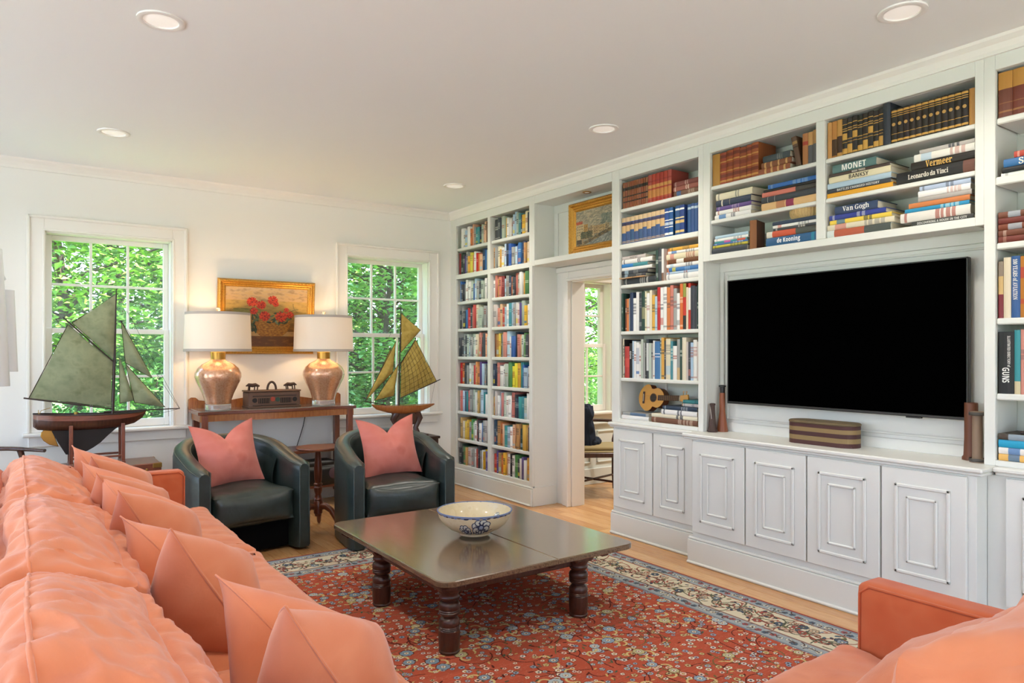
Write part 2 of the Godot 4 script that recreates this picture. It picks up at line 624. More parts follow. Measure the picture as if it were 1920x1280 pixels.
# ---------------------------------------------------------------- the room
func build_shell() -> void:
	# floor slab, boards on top where they show
	struct(spanm(Vector3(-2.2, -0.06, 2.4), Vector3(7.0, -0.02, -6.12)), "floor", M.oak_1)
	var fl: Node3D = get_node("floor")
	var widths := 0.083
	var lens := [1.3, 1.75, 1.55, 2.05]
	var x := -0.4
	var row := 0
	while x < 5.6:
		var z0 := -5.92
		var z1 := 0.2
		if x < 0.45:
			z1 = -4.2                  # beyond this the sofa and the rug lie
		elif x < 2.9:
			z1 = -4.05
		if x > 3.8:
			z0 = -5.07
			z1 = -3.2
		var z := z0
		var k := 0
		var first := fmod(row * 0.73, 1.4) + 0.25
		while z < z1 - 0.01:
			var l: float = first if k == 0 else lens[(row * 3 + k) % 4]
			var ze: float = min(z + l, z1)
			var st := mb()
			span(st, Vector3(x + 0.0008, -0.02, z + 0.0008), Vector3(x + widths - 0.0008, 0.0, ze - 0.0008), 0.0012)
			part(st, "plank", M["oak_%d" % ((row * 2 + k * 5 + int(row / 3.0)) % 3)], fl)
			z = ze
			k += 1
		x += widths
		row += 1
	# under the furniture the slab is made up to the level of the boards
	part(spanm(Vector3(-2.2, -0.02, 2.4), Vector3(-0.4, 0.0, -5.92)), "underlay", M.oak_1, fl)
	part(spanm(Vector3(-0.4, -0.02, 2.4), Vector3(0.43, 0.0, -4.2)), "underlay", M.oak_1, fl)
	part(spanm(Vector3(0.43, -0.02, 2.4), Vector3(2.92, 0.0, -4.05)), "underlay", M.oak_1, fl)
	part(spanm(Vector3(2.92, -0.02, 2.4), Vector3(5.66, 0.0, 0.2)), "underlay", M.oak_1, fl)

	struct(spanm(Vector3(-2.4, CEIL, 2.6), Vector3(7.2, CEIL + 0.35, -6.32)), "ceiling", M.ceiling)
	# far wall with two windows
	var st := mb()
	var w1 := Vector2(0.138, 0.956)
	var w2 := Vector2(2.35, 3.16)
	var sill := 0.69
	var head := 2.10
	for s in [[-2.4, w1.x, 0.0, CEIL], [w1.x, w1.y, 0.0, sill - 0.02], [w1.x, w1.y, head, CEIL], [w1.y, w2.x, 0.0, CEIL], [w2.x, w2.y, 0.0, sill - 0.02], [w2.x, w2.y, head, CEIL], [w2.y, 3.80, 0.0, CEIL]]:
		span(st, Vector3(s[0], s[2], ZF), Vector3(s[1], s[3], ZF - 0.2))
	struct(st, "wall_far", M.wall)
	# wall behind the bookcases with the doorway
	st = mb()
	span(st, Vector3(XW, 0, -5.92), Vector3(3.80, CEIL, -4.42))
	span(st, Vector3(XW, 1.825, -4.42), Vector3(3.80, CEIL, -3.45))
	span(st, Vector3(XW, 0, -3.45), Vector3(3.80, CEIL, 2.4))
	struct(st, "wall_right", M.wall)
	# left wall: three tall unseen windows, out of view, placed to light the room
	st = mb()
	var zs := [-5.92, -5.3, -3.7, -3.4, -1.8, -1.5, 0.1, 2.4]
	for i in range(0, 7):
		if i % 2 == 0:
			span(st, Vector3(-2.2, 0, zs[i]), Vector3(-2.4, CEIL, zs[i + 1]))
		else:
			span(st, Vector3(-2.2, 0, zs[i]), Vector3(-2.4, 0.12, zs[i + 1]))
			span(st, Vector3(-2.2, 2.35, zs[i]), Vector3(-2.4, CEIL, zs[i + 1]))
	struct(st, "wall_left", M.wall)
	st = mb()
	for q in [[-2.4, -1.2, 0.0, CEIL], [-1.2, 2.6, 0.0, 0.1], [-1.2, 2.6, 2.3, CEIL], [2.6, 7.2, 0.0, CEIL]]:
		span(st, Vector3(q[0], q[2], 2.4), Vector3(q[1], q[3], 2.6))
	struct(st, "wall_back", M.wall)
	# unseen glazed doors behind the camera, placed to let daylight into the room
	var gd := setting("window_7")
	for k in 4:
		var xa := -1.2 + k * 0.95
		for q in [[xa, xa + 0.07, 0.1, 2.3], [xa + 0.88, xa + 0.95, 0.1, 2.3], [xa + 0.07, xa + 0.88, 0.1, 0.24], [xa + 0.07, xa + 0.88, 2.22, 2.3]]:
			part(spanm(Vector3(q[0], q[2], 2.47), Vector3(q[1], q[3], 2.52)), "door_frame", M.trim, gd)
		part(spanm(Vector3(xa + 0.07, 0.24, 2.493), Vector3(xa + 0.88, 2.22, 2.497)), "pane", M.pane, gd)

	sash_window("window_1", w1, sill, head, ZF, 3)
	sash_window("window_2", w2, sill, head, ZF, 3)
	for i in 3:
		var wn := setting("window_%d" % (i + 4))  # unseen left-wall windows, out of view, placed to let daylight in
		var za: float = zs[i * 2 + 1]
		var zb: float = zs[i * 2 + 2]
		for q in [[za, za + 0.06, 0.12, 2.35], [zb - 0.06, zb, 0.12, 2.35], [za, zb, 0.12, 0.19], [za, zb, 2.29, 2.35], [(za + zb) * 0.5 - 0.02, (za + zb) * 0.5 + 0.02, 0.12, 2.35]]:
			part(spanm(Vector3(-2.33, q[2], q[0]), Vector3(-2.27, q[3], q[1])), "sash_bar", M.trim, wn)
		part(spanm(Vector3(-2.302, 0.17, za + 0.05), Vector3(-2.298, 2.31, zb - 0.05)), "pane", M.pane, wn)

	# crown mouldings
	var prof := pv([0, 0, 0.045, 0, 0.04, -0.012, 0.022, -0.03, 0.012, -0.052, 0.012, -0.07, 0, -0.07])
	var b := Basis(Vector3(0, 0, 1), Vector3(0, 1, 0), Vector3(1, 0, 0))
	struct(slabm(prof, 5.6, Vector3(0.6, CEIL, ZF), b), "trim_1", M.trim)
	var b2 := Basis(Vector3(-1, 0, 0), Vector3(0, 1, 0), Vector3(0, 0, 1))
	struct(slabm(prof, 8.3, Vector3(XF, CEIL, -1.77), b2), "trim_2", M.trim)
	# baseboard under the windows
	st = mb()
	span(st, Vector3(-2.2, 0, ZF), Vector3(3.38, 0.13, ZF + 0.018), 0.004)
	span(st, Vector3(-2.2, 0, ZF), Vector3(3.38, 0.02, ZF + 0.032), 0.006)
	struct(st, "baseboard_far", M.trim)
	# casing of the doorway
	var d := setting("door_1")
	part(spanm(Vector3(3.630, 0, -4.505), Vector3(XW, 1.90, -4.421), 0.006), "casing", M.trim, d)
	part(spanm(Vector3(3.618, 0, -4.44), Vector3(XW, 1.821, -4.418), 0.004), "casing_bead", M.trim, d)
	part(spanm(Vector3(3.630, 1.825, -4.421), Vector3(XW, 1.90, -3.45), 0.006), "head_casing", M.trim, d)
	part(spanm(Vector3(3.618, 1.822, -4.44), Vector3(XW, 1.844, -3.45), 0.004), "head_bead", M.trim, d)
	part(spanm(Vector3(3.632, 0, -3.45), Vector3(XW, 1.90, -3.37), 0.006), "casing", M.trim, d)
	part(spanm(Vector3(XW, 0, -4.419), Vector3(3.785, 1.815, -4.411), 0.002), "jamb", M.trim, d)
	part(spanm(Vector3(XW, 1.815, -4.41), Vector3(3.785, 1.8245, -3.45), 0.002), "head_jamb", M.trim, d)
	part(spanm(Vector3(XW, 1.90, -4.60), Vector3(3.64, 1.945, -3.62), 0.006), "frieze", M.trim, d)

	# recessed ceiling lights
	var spots := [[0.463, -3.13, "pale round recessed ceiling light at the top left of the picture"], [0.463, -4.89, "pale round recessed ceiling light nearest the green-sailed yacht window"],
		[2.85, -3.14, "pale round recessed ceiling light in the middle of the ceiling, right half"], [2.85, -4.90, "small recessed ceiling light nearest the corner bookcase"],
		[2.83, -1.396, "pale round recessed ceiling light at the top right, above the television"]]
	for s in spots:
		var o := thing("recessed_light", s[2], "ceiling light", Vector3(s[0], CEIL, s[1]), 0.0, "recessed ceiling lights")
		part(lathem(pf([0.088, 0.0, 0.088, -0.006, 0.078, -0.009, 0.066, -0.006, 0.064, -0.001]), 32), "trim_ring", M.downlight_ring, o)
		part(lathem(pf([0.065, -0.001, 0.045, -0.003, 0.0, -0.004]), 32), "lens", M.lens, o)
	for s in [[0.463, -3.13], [0.463, -4.89], [2.85, -3.14], [2.85, -4.90], [2.83, -1.396], [0.463, -1.396], [4.6, -4.0], [5.6, -4.0]]:  # the last ones stand out of view, the far pair brightening the next room
		var l := SpotLight3D.new()
		l.name = numbered("recessed_light_beam")
		l.position = Vector3(s[0], CEIL - 0.02, s[1])
		l.rotation_degrees.x = -90
		l.spot_angle = 78
		l.spot_range = 12.0
		l.spot_attenuation = 2.0
		l.light_size = 0.07
		l.light_color = Color(1.0, 0.965, 0.92)
		l.light_energy = CAN_ENERGY if s[0] < 4.0 else CAN_ENERGY * 3.0     # unseen lamps, out of view, placed to brighten the next room
		l.shadow_enabled = true
		add_child(l)

# double-hung window in a wall facing +z
func sash_window(called: String, w: Vector2, sill: float, head: float, zf: float, cols: int) -> void:
	var o := setting(called)
	var cs := 0.095
	# casing with a back band
	for q in [[w.x - cs, w.x, sill, head + cs], [w.y, w.y + cs, sill, head + cs], [w.x, w.y, head, head + cs]]:
		part(spanm(Vector3(q[0], q[2], zf), Vector3(q[1], q[3], zf + 0.018), 0.003), "casing", M.trim, o)
	for q in [[w.x - cs - 0.008, w.x - cs + 0.014, sill, head + cs + 0.008], [w.y + cs - 0.014, w.y + cs + 0.008, sill, head + cs + 0.008], [w.x - cs, w.y + cs, head + cs - 0.014, head + cs + 0.008]]:
		part(spanm(Vector3(q[0], q[2], zf), Vector3(q[1], q[3], zf + 0.03), 0.005), "back_band", M.trim, o)
	for q in [[w.x - 0.012, w.x + 0.004, sill, head], [w.y - 0.004, w.y + 0.012, sill, head], [w.x - 0.012, w.y + 0.012, head - 0.004, head + 0.012]]:
		part(spanm(Vector3(q[0], q[2], zf), Vector3(q[1], q[3], zf + 0.025), 0.004), "inner_bead", M.trim, o)
	part(spanm(Vector3(w.x - cs - 0.035, sill - 0.028, zf - 0.05), Vector3(w.y + cs + 0.035, sill, zf + 0.055), 0.008), "stool", M.trim, o)
	part(spanm(Vector3(w.x - cs, sill - 0.10, zf), Vector3(w.y + cs, sill - 0.028, zf + 0.02), 0.005), "apron", M.trim, o)
	# lining of the opening
	for q in [[w.x, w.x + 0.012, sill, head], [w.y - 0.012, w.y, sill, head], [w.x, w.y, head - 0.012, head], [w.x, w.y, sill - 0.02, sill - 0.002]]:
		part(spanm(Vector3(q[0], q[2], zf), Vector3(q[1], q[3], zf - 0.19)), "jamb", M.trim, o)
	var mid := (sill + head) * 0.5 + 0.01
	for up in [true, false]:
		var y0: float = mid - 0.018 if up else sill
		var y1: float = head - 0.012 if up else mid + 0.018
		var z: float = zf - 0.125 if up else zf - 0.085
		var s := Node3D.new()
		s.name = "upper_sash" if up else "lower_sash"
		o.add_child(s)
		var x0 := w.x + 0.012
		var x1 := w.y - 0.012
		var fs := 0.036
		var fb: float = 0.036 if up else 0.058
		for q in [[x0, x0 + fs, y0, y1], [x1 - fs, x1, y0, y1], [x0 + fs, x1 - fs, y1 - 0.036, y1], [x0 + fs, x1 - fs, y0, y0 + fb]]:
			part(spanm(Vector3(q[0], q[2], z - 0.017), Vector3(q[1], q[3], z + 0.017), 0.003), "sash_frame", M.trim, s)
		var gx0 := x0 + fs
		var gx1 := x1 - fs
		var gy0 := y0 + fb
		var gy1 := y1 - 0.036
		var mu := 0.009
		for i in range(1, cols):
			var xm := lerpf(gx0, gx1, float(i) / cols)
			part(spanm(Vector3(xm - mu, gy0, z - 0.012), Vector3(xm + mu, gy1, z + 0.012), 0.003), "muntin", M.trim, s)
		var ym := (gy0 + gy1) * 0.5
		part(spanm(Vector3(gx0, ym - mu, z - 0.011), Vector3(gx1, ym + mu, z + 0.011), 0.003), "muntin", M.trim, s)
		for i in cols:
			for j in 2:
				var a := Vector3(lerpf(gx0, gx1, float(i) / cols), lerpf(gy0, gy1, j / 2.0), z - 0.002)
				var c := Vector3(lerpf(gx0, gx1, float(i + 1) / cols), lerpf(gy0, gy1, (j + 1) / 2.0), z + 0.002)
				part(spanm(a, c), "pane", M.pane, s)

# ---------------------------------------------------------------- built-in bookcases and cabinets
func slat(o: Node, called: String, x0: float, x1: float, y0: float, y1: float, z0: float, z1: float, m: Material, bev := 0.002) -> MeshInstance3D:
	return part(spanm(Vector3(x0, y0, z0), Vector3(x1, y1, z1), bev), called, m, o)

func build_builtins() -> void:
	var J: Material = M.joinery
	var top := 2.443
	# the tall bookcase in the corner
	var a := thing("corner_bookcase", "tall white built-in bookcase with two columns of nine shelves in the far corner", "bookcase")
	slat(a, "stile", XF, XF + 0.025, 0.16, CEIL, ZF, -5.818, J)
	slat(a, "side_panel", XF + 0.025, XW, 0.0, CEIL, ZF, -5.83, J)
	slat(a, "divider", XF, XW - 0.012, 0.192, top, -5.267, -5.224, J)
	slat(a, "stile", XF, XF + 0.025, 0.16, CEIL, -4.643, -4.60, J)
	slat(a, "side_panel", XF + 0.025, XW, 0.0, CEIL, -4.63, -4.60, J)
	slat(a, "top_rail", XF, XF + 0.025, top, CEIL, -5.818, -4.643, J)
	slat(a, "top_panel", XF + 0.025, XW, top + 0.002, top + 0.02, -5.83, -4.63, J)
	slat(a, "back_panel", XW - 0.012, XW - 0.002, 0.1, CEIL - 0.06, -5.83, -4.63, J)
	slat(a, "bottom_rail", XF, XF + 0.025, 0.15, 0.192, -5.818, -4.643, J)
	for col in [[-5.818, -5.267], [-5.224, -4.643]]:
		slat(a, "bottom_shelf", XF + 0.025, XW - 0.012, 0.17, 0.192, col[0], col[1], J)
		for y in [2.232, 1.982, 1.728, 1.470, 1.208, 0.952, 0.694, 0.435]:
			if y == 1.982:
				slat(a, "fixed_shelf", XF, XW - 0.012, y - 0.042, y, col[0], col[1], J)
			else:
				slat(a, "shelf", XF + 0.012, XW - 0.012, y - 0.028, y, col[0], col[1], J, 0.006)
	plinth(a, 3.385, ZF, -4.60)
	# the return of its base into the doorway
	slat(a, "return_base", XF, 3.635, 0.0, 0.15, -4.60, -4.588, J)

	# open niche above the doorway
	var n := thing("door_niche", "white open niche above the doorway holding a gilt framed picture", "shelf unit")
	slat(n, "stile", XF, XF + 0.025, 1.945, CEIL, -4.60, -4.57, J)
	slat(n, "side_panel", XF + 0.025, XW - 0.03, 1.945, CEIL, -4.598, -4.57, J)
	slat(n, "floor_board", XF, XW - 0.002, 1.948, 1.99, -4.57, -3.663, J)
	slat(n, "top_rail", XF, XF + 0.025, 2.445, CEIL, -4.57, -3.663, J)
	slat(n, "top_panel", XF + 0.025, XW, 2.447, 2.465, -4.57, -3.663, J)
	slat(n, "back_panel", 3.612, 3.63, 1.99, 2.447, -4.57, -3.663, J)
	slat(n, "back_stile", 3.602, 3.612, 1.99, 2.38, -4.57, -4.52, J)
	slat(n, "back_rail", 3.600, 3.612, 2.38, 2.447, -4.57, -3.663, J)

	# bookcase beside the television
	var bb := thing("side_bookcase", "white built-in bookcase with six shelves between doorway and television", "bookcase")
	slat(bb, "stile", XF, XF + 0.025, 0.767, CEIL, -3.663, -3.588, J)
	slat(bb, "side_panel", XF + 0.025, XW, 0.767, CEIL, -3.655, -3.60, J)
	slat(bb, "stile", XF, XF + 0.025, 0.767, CEIL, -2.895, -2.857, J)
	slat(bb, "side_panel", XF + 0.025, XW, 0.767, CEIL, -2.885, -2.855, J)
	slat(bb, "top_rail", XF, XF + 0.025, top, CEIL, -3.588, -2.895, J)
	slat(bb, "top_panel", XF + 0.025, XW, top, top + 0.02, -3.60, -2.885, J)
	slat(bb, "back_panel", XW - 0.012, XW - 0.002, 0.767, top, -3.60, -2.885, M.joinery_back)
	slat(bb, "bottom_shelf", XF, XW - 0.012, 0.767, 0.791, -3.588, -2.895, J)
	for y in [2.238, 1.991, 1.712, 1.393, 1.074]:
		var th: float = 0.034 if y == 1.991 else 0.024
		slat(bb, "fixed_shelf" if y == 1.991 else "shelf", XF if y == 1.991 else XF + 0.010, XW - 0.012, y - th, y, -3.588, -2.895, J, 0.005)

	# shelves bridging the television
	var br := thing("bridge_bookcase", "white built-in shelves spanning above the television, two columns of three", "bookcase")
	slat(br, "stile", XF, XF + 0.025, 1.797, CEIL, -2.857, -2.806, J)
	slat(br, "divider", XF, XW - 0.012, 1.835, 2.445, -2.116, -2.068, J)
	slat(br, "stile", XF, XF + 0.025, 1.797, CEIL, -1.37, -1.335, J)
	slat(br, "side_panel", XF + 0.025, XW, 1.797, CEIL, -2.855, -2.82, J)
	slat(br, "side_panel", XF + 0.025, XW, 1.797, CEIL, -1.356, -1.335, J)
	slat(br, "top_rail", XF, XF + 0.025, 2.445, CEIL, -2.806, -1.37, J)
	slat(br, "top_panel", XF + 0.025, XW, 2.445, 2.465, -2.82, -1.356, J)
	slat(br, "back_panel", XW - 0.012, XW - 0.002, 1.835, 2.445, -2.82, -1.356, M.joinery_back)
	slat(br, "soffit", XF, XW - 0.012, 1.797, 1.835, -2.806, -1.37, J)
	for col in [[-2.806, -2.116], [-2.068, -1.37]]:
		for y in [2.244, 2.040]:
			slat(br, "shelf", XF + 0.008, XW - 0.012, y - 0.022, y, col[0], col[1], J, 0.004)

	# panelled recess behind the television
	var nt := thing("television_recess", "white panelled recess framing the wall behind the television", "wall panel")
	slat(nt, "back_panel", 3.57, 3.60, 0.767, 1.797, -2.855, -1.335, J)
	for q in [[0.84, 0.852, -2.80, -1.39], [1.712, 1.724, -2.80, -1.39]]:
		slat(nt, "moulding", 3.560, 3.57, q[0], q[1], q[2], q[3], J, 0.004)
	for q in [[-2.812, -2.80], [-1.39, -1.378]]:
		slat(nt, "moulding", 3.560, 3.57, 0.84, 1.724, q[0], q[1], J, 0.004)
	slat(nt, "frame_rail", 3.555, 3.57, 0.767, 0.822, -2.855, -1.335, J)
	slat(nt, "frame_rail", 3.555, 3.57, 1.742, 1.797, -2.855, -1.335, J)
	slat(nt, "frame_stile", 3.555, 3.57, 0.822, 1.742, -2.855, -2.828, J)
	slat(nt, "frame_stile", 3.555, 3.57, 0.822, 1.742, -1.362, -1.335, J)

	# bookcase at the right edge
	var eb := thing("end_bookcase", "white built-in bookcase cut by the right edge of the picture", "bookcase")
	slat(eb, "stile", XF, XF + 0.025, 0.767, CEIL, -1.335, -1.292, J)
	slat(eb, "side_panel", XF + 0.025, XW, 0.767, CEIL, -1.333, -1.30, J)
	slat(eb, "stile", XF, XF + 0.025, 0.767, CEIL, -0.62, -0.55, J)
	slat(eb, "side_panel", XF + 0.025, XW, 0.767, CEIL, -0.61, -0.56, J)
	slat(eb, "top_rail", XF, XF + 0.025, 2.448, CEIL, -1.292, -0.62, J)
	slat(eb, "top_panel", XF + 0.025, XW, 2.448, 2.465, -1.30, -0.61, J)
	slat(eb, "back_panel", XW - 0.012, XW - 0.002, 0.767, 2.448, -1.30, -0.61, M.joinery_back)
	slat(eb, "bottom_shelf", XF, XW - 0.012, 0.767, 0.791, -1.292, -0.62, J)
	for y in [2.244, 1.992, 1.713, 1.394, 1.074]:
		var th: float = 0.036 if y == 1.992 else 0.027
		slat(eb, "fixed_shelf" if y == 1.992 else "shelf", XF if y == 1.992 else XF + 0.010, XW - 0.012, y - th, y, -1.292, -0.62, J, 0.005)

	# base cabinets
	var c1 := thing("base_cabinet", "white base cabinet with two moulded doors under the ukulele bookcase", "cabinet", Vector3.ZERO, 0.0, "base cabinets along the right wall")
	slat(c1, "carcass", 3.380, XW - 0.004, 0.14, 0.732, -3.625, -2.86, J)
	for d in [[-3.607, -3.243], [-3.233, -2.905]]:
		cabinet_door(c1, 3.380, d[0], d[1])
	plinth(c1, 3.362, -3.635, -2.86)
	var c2 := thing("base_cabinet", "long white base cabinet with four moulded doors under the television", "cabinet", Vector3.ZERO, 0.0, "base cabinets along the right wall")
	slat(c2, "carcass", 3.282, XW - 0.004, 0.14, 0.732, -2.835, -1.315, J)
	for d in [[-2.824, -2.459], [-2.449, -2.089], [-2.080, -1.713], [-1.704, -1.347]]:
		cabinet_door(c2, 3.282, d[0], d[1])
	plinth(c2, 3.264, -2.86, -1.295)
	var c3 := thing("base_cabinet", "white base cabinet behind the coral sofa at the right edge", "cabinet", Vector3.ZERO, 0.0, "base cabinets along the right wall")
	slat(c3, "carcass", 3.380, XW - 0.004, 0.14, 0.732, -1.314, -0.55, J)
	for d in [[-1.24, -0.90], [-0.89, -0.57]]:
		cabinet_door(c3, 3.380, d[0], d[1])
	plinth(c3, 3.362, -1.295, -0.55)
	# worktop: one run, stepped forward under the television
	var w := thing("countertop", "long white painted worktop stepping forward under the television", "countertop")
	for q in [[3.350, -3.655, -2.90], [3.255, -2.90, -1.285], [3.350, -1.285, -0.55]]:
		slat(w, "board", q[0], XW - 0.01, 0.746, 0.767, q[1], q[2], J, 0.006)
		slat(w, "under_moulding", q[0] + 0.014, XW - 0.01, 0.733, 0.746, q[1] + 0.006, q[2] - 0.006, J, 0.003)

func plinth(o: Node, x: float, z0: float, z1: float) -> void:
	slat(o, "plinth", x, x + 0.02, 0.0, 0.140, z0, z1, M.joinery, 0.002)
	slat(o, "plinth_cap", x + 0.004, x + 0.028, 0.140, 0.158, z0, z1, M.joinery, 0.006)
	slat(o, "shoe", x - 0.014, x, 0.0, 0.018, z0, z1, M.joinery, 0.007)

func cabinet_door(o: Node, x: float, z0: float, z1: float) -> void:
	var d := slat(o, "door", x - 0.019, x, 0.190, 0.725, z0, z1, M.joinery, 0.003)
	for q in [[0.061, 0.066, 0.016, "outer_moulding"], [0.112, 0.118, 0.013, "inner_moulding"]]:
		var st := mb()
		var a: float = z0 + q[0]
		var b: float = z1 - q[0]
		var c: float = 0.190 + q[1]
		var e: float = 0.725 - q[1]
		var t: float = q[2]
		var xf := x - 0.019
		span(st, Vector3(xf - 0.009, c, a), Vector3(xf, c + t, b), 0.004)
		span(st, Vector3(xf - 0.009, e - t, a), Vector3(xf, e, b), 0.004)
		span(st, Vector3(xf - 0.009, c, a), Vector3(xf, e, a + t), 0.004)
		span(st, Vector3(xf - 0.009, c, b - t), Vector3(xf, e, b), 0.004)
		part(st, q[3], M.joinery, d)

# ---------------------------------------------------------------- books
const PAL := {
	"w": ["e6e4de", "white"], "c": ["ddd2b4", "cream"], "y": ["e3cb3c", "yellow"], "o": ["cf7a3e", "orange"], "r": ["b9332c", "red"], "m": ["7c2a2e", "maroon"],
	"p": ["c9786c", "salmon pink"], "v": ["5e4a86", "violet"], "b": ["3568a8", "blue"], "n": ["27384f", "navy"], "l": ["a9c3d4", "pale blue"], "t": ["3f8a90", "teal"],
	"g": ["4f8a4a", "green"], "d": ["27443b", "dark green"], "s": ["9b9c98", "grey"], "k": ["3b4046", "charcoal"], "u": ["6f4429", "brown"], "a": ["bf9458", "tan"],
	"h": ["e0b08c", "peach"], "e": ["b4c0b0", "sage"], "x": ["1d1c1d", "black"], "i": ["c7bdb6", "pale grey"], "f": ["d9a53a", "ochre"]}
const ORD := ["first", "second", "third", "fourth", "fifth", "sixth", "seventh", "eighth", "ninth", "tenth", "eleventh", "twelfth", "thirteenth", "fourteenth", "fifteenth", "sixteenth", "seventeenth", "eighteenth", "nineteenth", "twentieth", "twenty-first", "twenty-second", "twenty-third", "twenty-fourth", "twenty-fifth", "twenty-sixth", "twenty-seventh", "twenty-eighth", "twenty-ninth", "thirtieth", "thirty-first"]

func lin(c: Color) -> Color:
	return c.srgb_to_linear()

func cbox(st: SurfaceTool, a: Vector3, b: Vector3, c: Color) -> void:
	st.set_color(lin(c))
	span(st, a, b)

# an upright book: spine towards +z, W thick along x, H tall, D deep; bands are [from, to, colour] over the height of the spine
func book_shapes(W: float, H: float, D: float, col: Color, bands: Array, paper: Color) -> Array:
	var st := mb()
	var t: float = min(0.003, W * 0.14)
	cbox(st, Vector3(-W / 2, 0, -0.004), Vector3(-W / 2 + t, H, -D), col)
	cbox(st, Vector3(W / 2 - t, 0, -0.004), Vector3(W / 2, H, -D), col)
	# spine, a little rounded, cut at the bands
	var cuts := [0.0]
	for b in bands:
		cuts.append(b[0]); cuts.append(b[1])
	cuts.append(1.0)
	var bulge: float = min(0.005, W * 0.16)
	var xs := [-0.5, -0.36, -0.12, 0.12, 0.36, 0.5]
	var zs := [-0.004, -0.004 + bulge * 0.6, -0.004 + bulge, -0.004 + bulge, -0.004 + bulge * 0.6, -0.004]
	for k in cuts.size() - 1:
		if cuts[k + 1] - cuts[k] < 1e-4:
			continue
		st.set_color(lin(bands[int((k - 1) / 2.0)][2] if k % 2 == 1 else col))
		for j in 5:
			var y0: float = H * cuts[k]
			var y1: float = H * cuts[k + 1]
			quad(st, Vector3(xs[j] * W, y0, zs[j]), Vector3(xs[j + 1] * W, y0, zs[j + 1]), Vector3(xs[j + 1] * W, y1, zs[j + 1]), Vector3(xs[j] * W, y1, zs[j]), Vector3(0, H * 0.5, -1))
	st.set_color(lin(col))
	for y in [0.0, H]:
		for j in range(1, 4):
			tri(st, Vector3(xs[0] * W, y, zs[0]), Vector3(xs[j] * W, y, zs[j]), Vector3(xs[j + 1] * W, y, zs[j + 1]), Vector3(0, H * 0.5, 0))
	var pg := mb()
	cbox(pg, Vector3(-W / 2 + t, 0.003, -0.005), Vector3(W / 2 - t, H - 0.004, -D + 0.005), paper)
	return [st, pg]

func book(label: String, at: Vector3, W: float, H: float, D: float, col: Color, group: String, o := {}) -> Node3D:
	var bands: Array = o.get("bands", [])
	var paper: Color = o.get("paper", Color("d9cfb8"))
	var sh := book_shapes(W, H, D, col, bands, paper)
	var b := Basis(Vector3.UP, -PI / 2)
	if o.get("lie", false):
		b = b * Basis(Vector3.BACK, -PI / 2)
	if o.has("turn"):
		b = Basis(Vector3.UP, o.turn) * b
	if o.has("lean"):
		b = b * Basis(Vector3.BACK, o.lean)
	if o.get("small", false):
		# too small in the picture to show its parts
		var st := mb()
		st.append_from(sh[0].commit(), 0, Transform3D())
		st.append_from(sh[1].commit(), 0, Transform3D())
		var m := part(st, numbered("corner_book"), M.book_print, self)  # small books of mixed bindings, hard and soft
		m.transform = Transform3D(b, at)
		tag(m, label, "corner_book", group)
		return m
	var kind := "leather_book" if label.contains("leather") or label.contains("calf") or label.contains("gilt") else "book"
	var t := thing(kind, label, "book", at, 0.0, group)
	t.basis = b
	part(sh[0], "cover", M.book_print, t)
	part(sh[1], "pages", M.book_print, t)
	if o.has("disc"):
		part(lathem(pf([0.0, 0.0, W * 0.30, 0.0, W * 0.30, 0.0012, 0.0, 0.0016]), 14, Vector3(0, H * 0.55, min(0.005, W * 0.16) - 0.0042), Basis(Vector3.RIGHT, PI / 2)), "medallion", flat_text(o.disc), t)
	for tx in o.get("text", []):
		# [words, colour, length along the spine (fraction), centre (fraction), height (fraction of thickness), serif, sideways offset]
		var f := SystemFont.new()
		f.font_names = PackedStringArray(["Droid Serif" if tx.size() > 5 and tx[5] else "Droid Sans"])
		f.font_weight = 700
		var tm := TextMesh.new()
		tm.text = tx[0]
		tm.font = f
		tm.font_size = 32
		tm.pixel_size = 0.01
		tm.depth = 0.02
		tm.curve_step = 2.0
		var ab := tm.get_aabb()
		var k: float = min(tx[2] * H / ab.size.x, tx[4] * W / ab.size.y)
		var ky: float = min(tx[4] * W / ab.size.y, k * 1.5)
		var rot := Basis(Vector3.BACK, PI / 2 if o.get("lie", false) else -PI / 2)
		var cen := ab.get_center()
		var sb := rot * Basis.from_scale(Vector3(k, ky, 0.02))
		var mm := flat_text(tx[1])
		var side: float = tx[6] if tx.size() > 6 else 0.0
		mpart(tm, "title", mm, t, Vector3(side * W, H * tx[3], min(0.005, W * 0.16) - 0.004) - sb * Vector3(cen.x, cen.y, 0), sb)
	return t

func flat_text(hex: String) -> StandardMaterial3D:
	if not M.has("ink_" + hex):
		flat("ink_" + hex, hex, 0.6)
	return M["ink_" + hex]

func jig(c: Color, amount := 0.05) -> Color:
	return Color.from_hsv(fposmod(c.h + rng.randf_range(-0.012, 0.012), 1.0), clampf(c.s * rng.randf_range(0.85, 1.12), 0, 1), clampf(c.v + rng.randf_range(-amount, amount), 0, 1))

# printed marks on a spine: a title block and a small mark near the foot
func print_bands(c: Color) -> Array:
	var ink := Color("efe9da") if c.get_luminance() < 0.5 else (Color("2c2f38") if rng.randf() < 0.6 else Color("8f3b2c"))
	ink = c.lerp(ink, rng.randf_range(0.2, 0.6))
	var k := rng.randi() % 5
	if k == 0:
		return []
	var y := rng.randf_range(0.45, 0.62)
	var r := []
	if k == 1 or k == 3:
		r.append([0.06, 0.10, ink])
	if k == 4:
		r.append([0.12, rng.randf_range(0.2, 0.34), c.lerp(Color(PAL[["l", "y", "p", "s", "b"][rng.randi() % 5]][0]), 0.7)])
	var n := 2 + rng.randi() % 3
	for i in n:
		var h := rng.randf_range(0.03, 0.075)
		if y + h < 0.95:
			r.append([y, y + h, ink])
		y += h + rng.randf_range(0.012, 0.04)
	return r

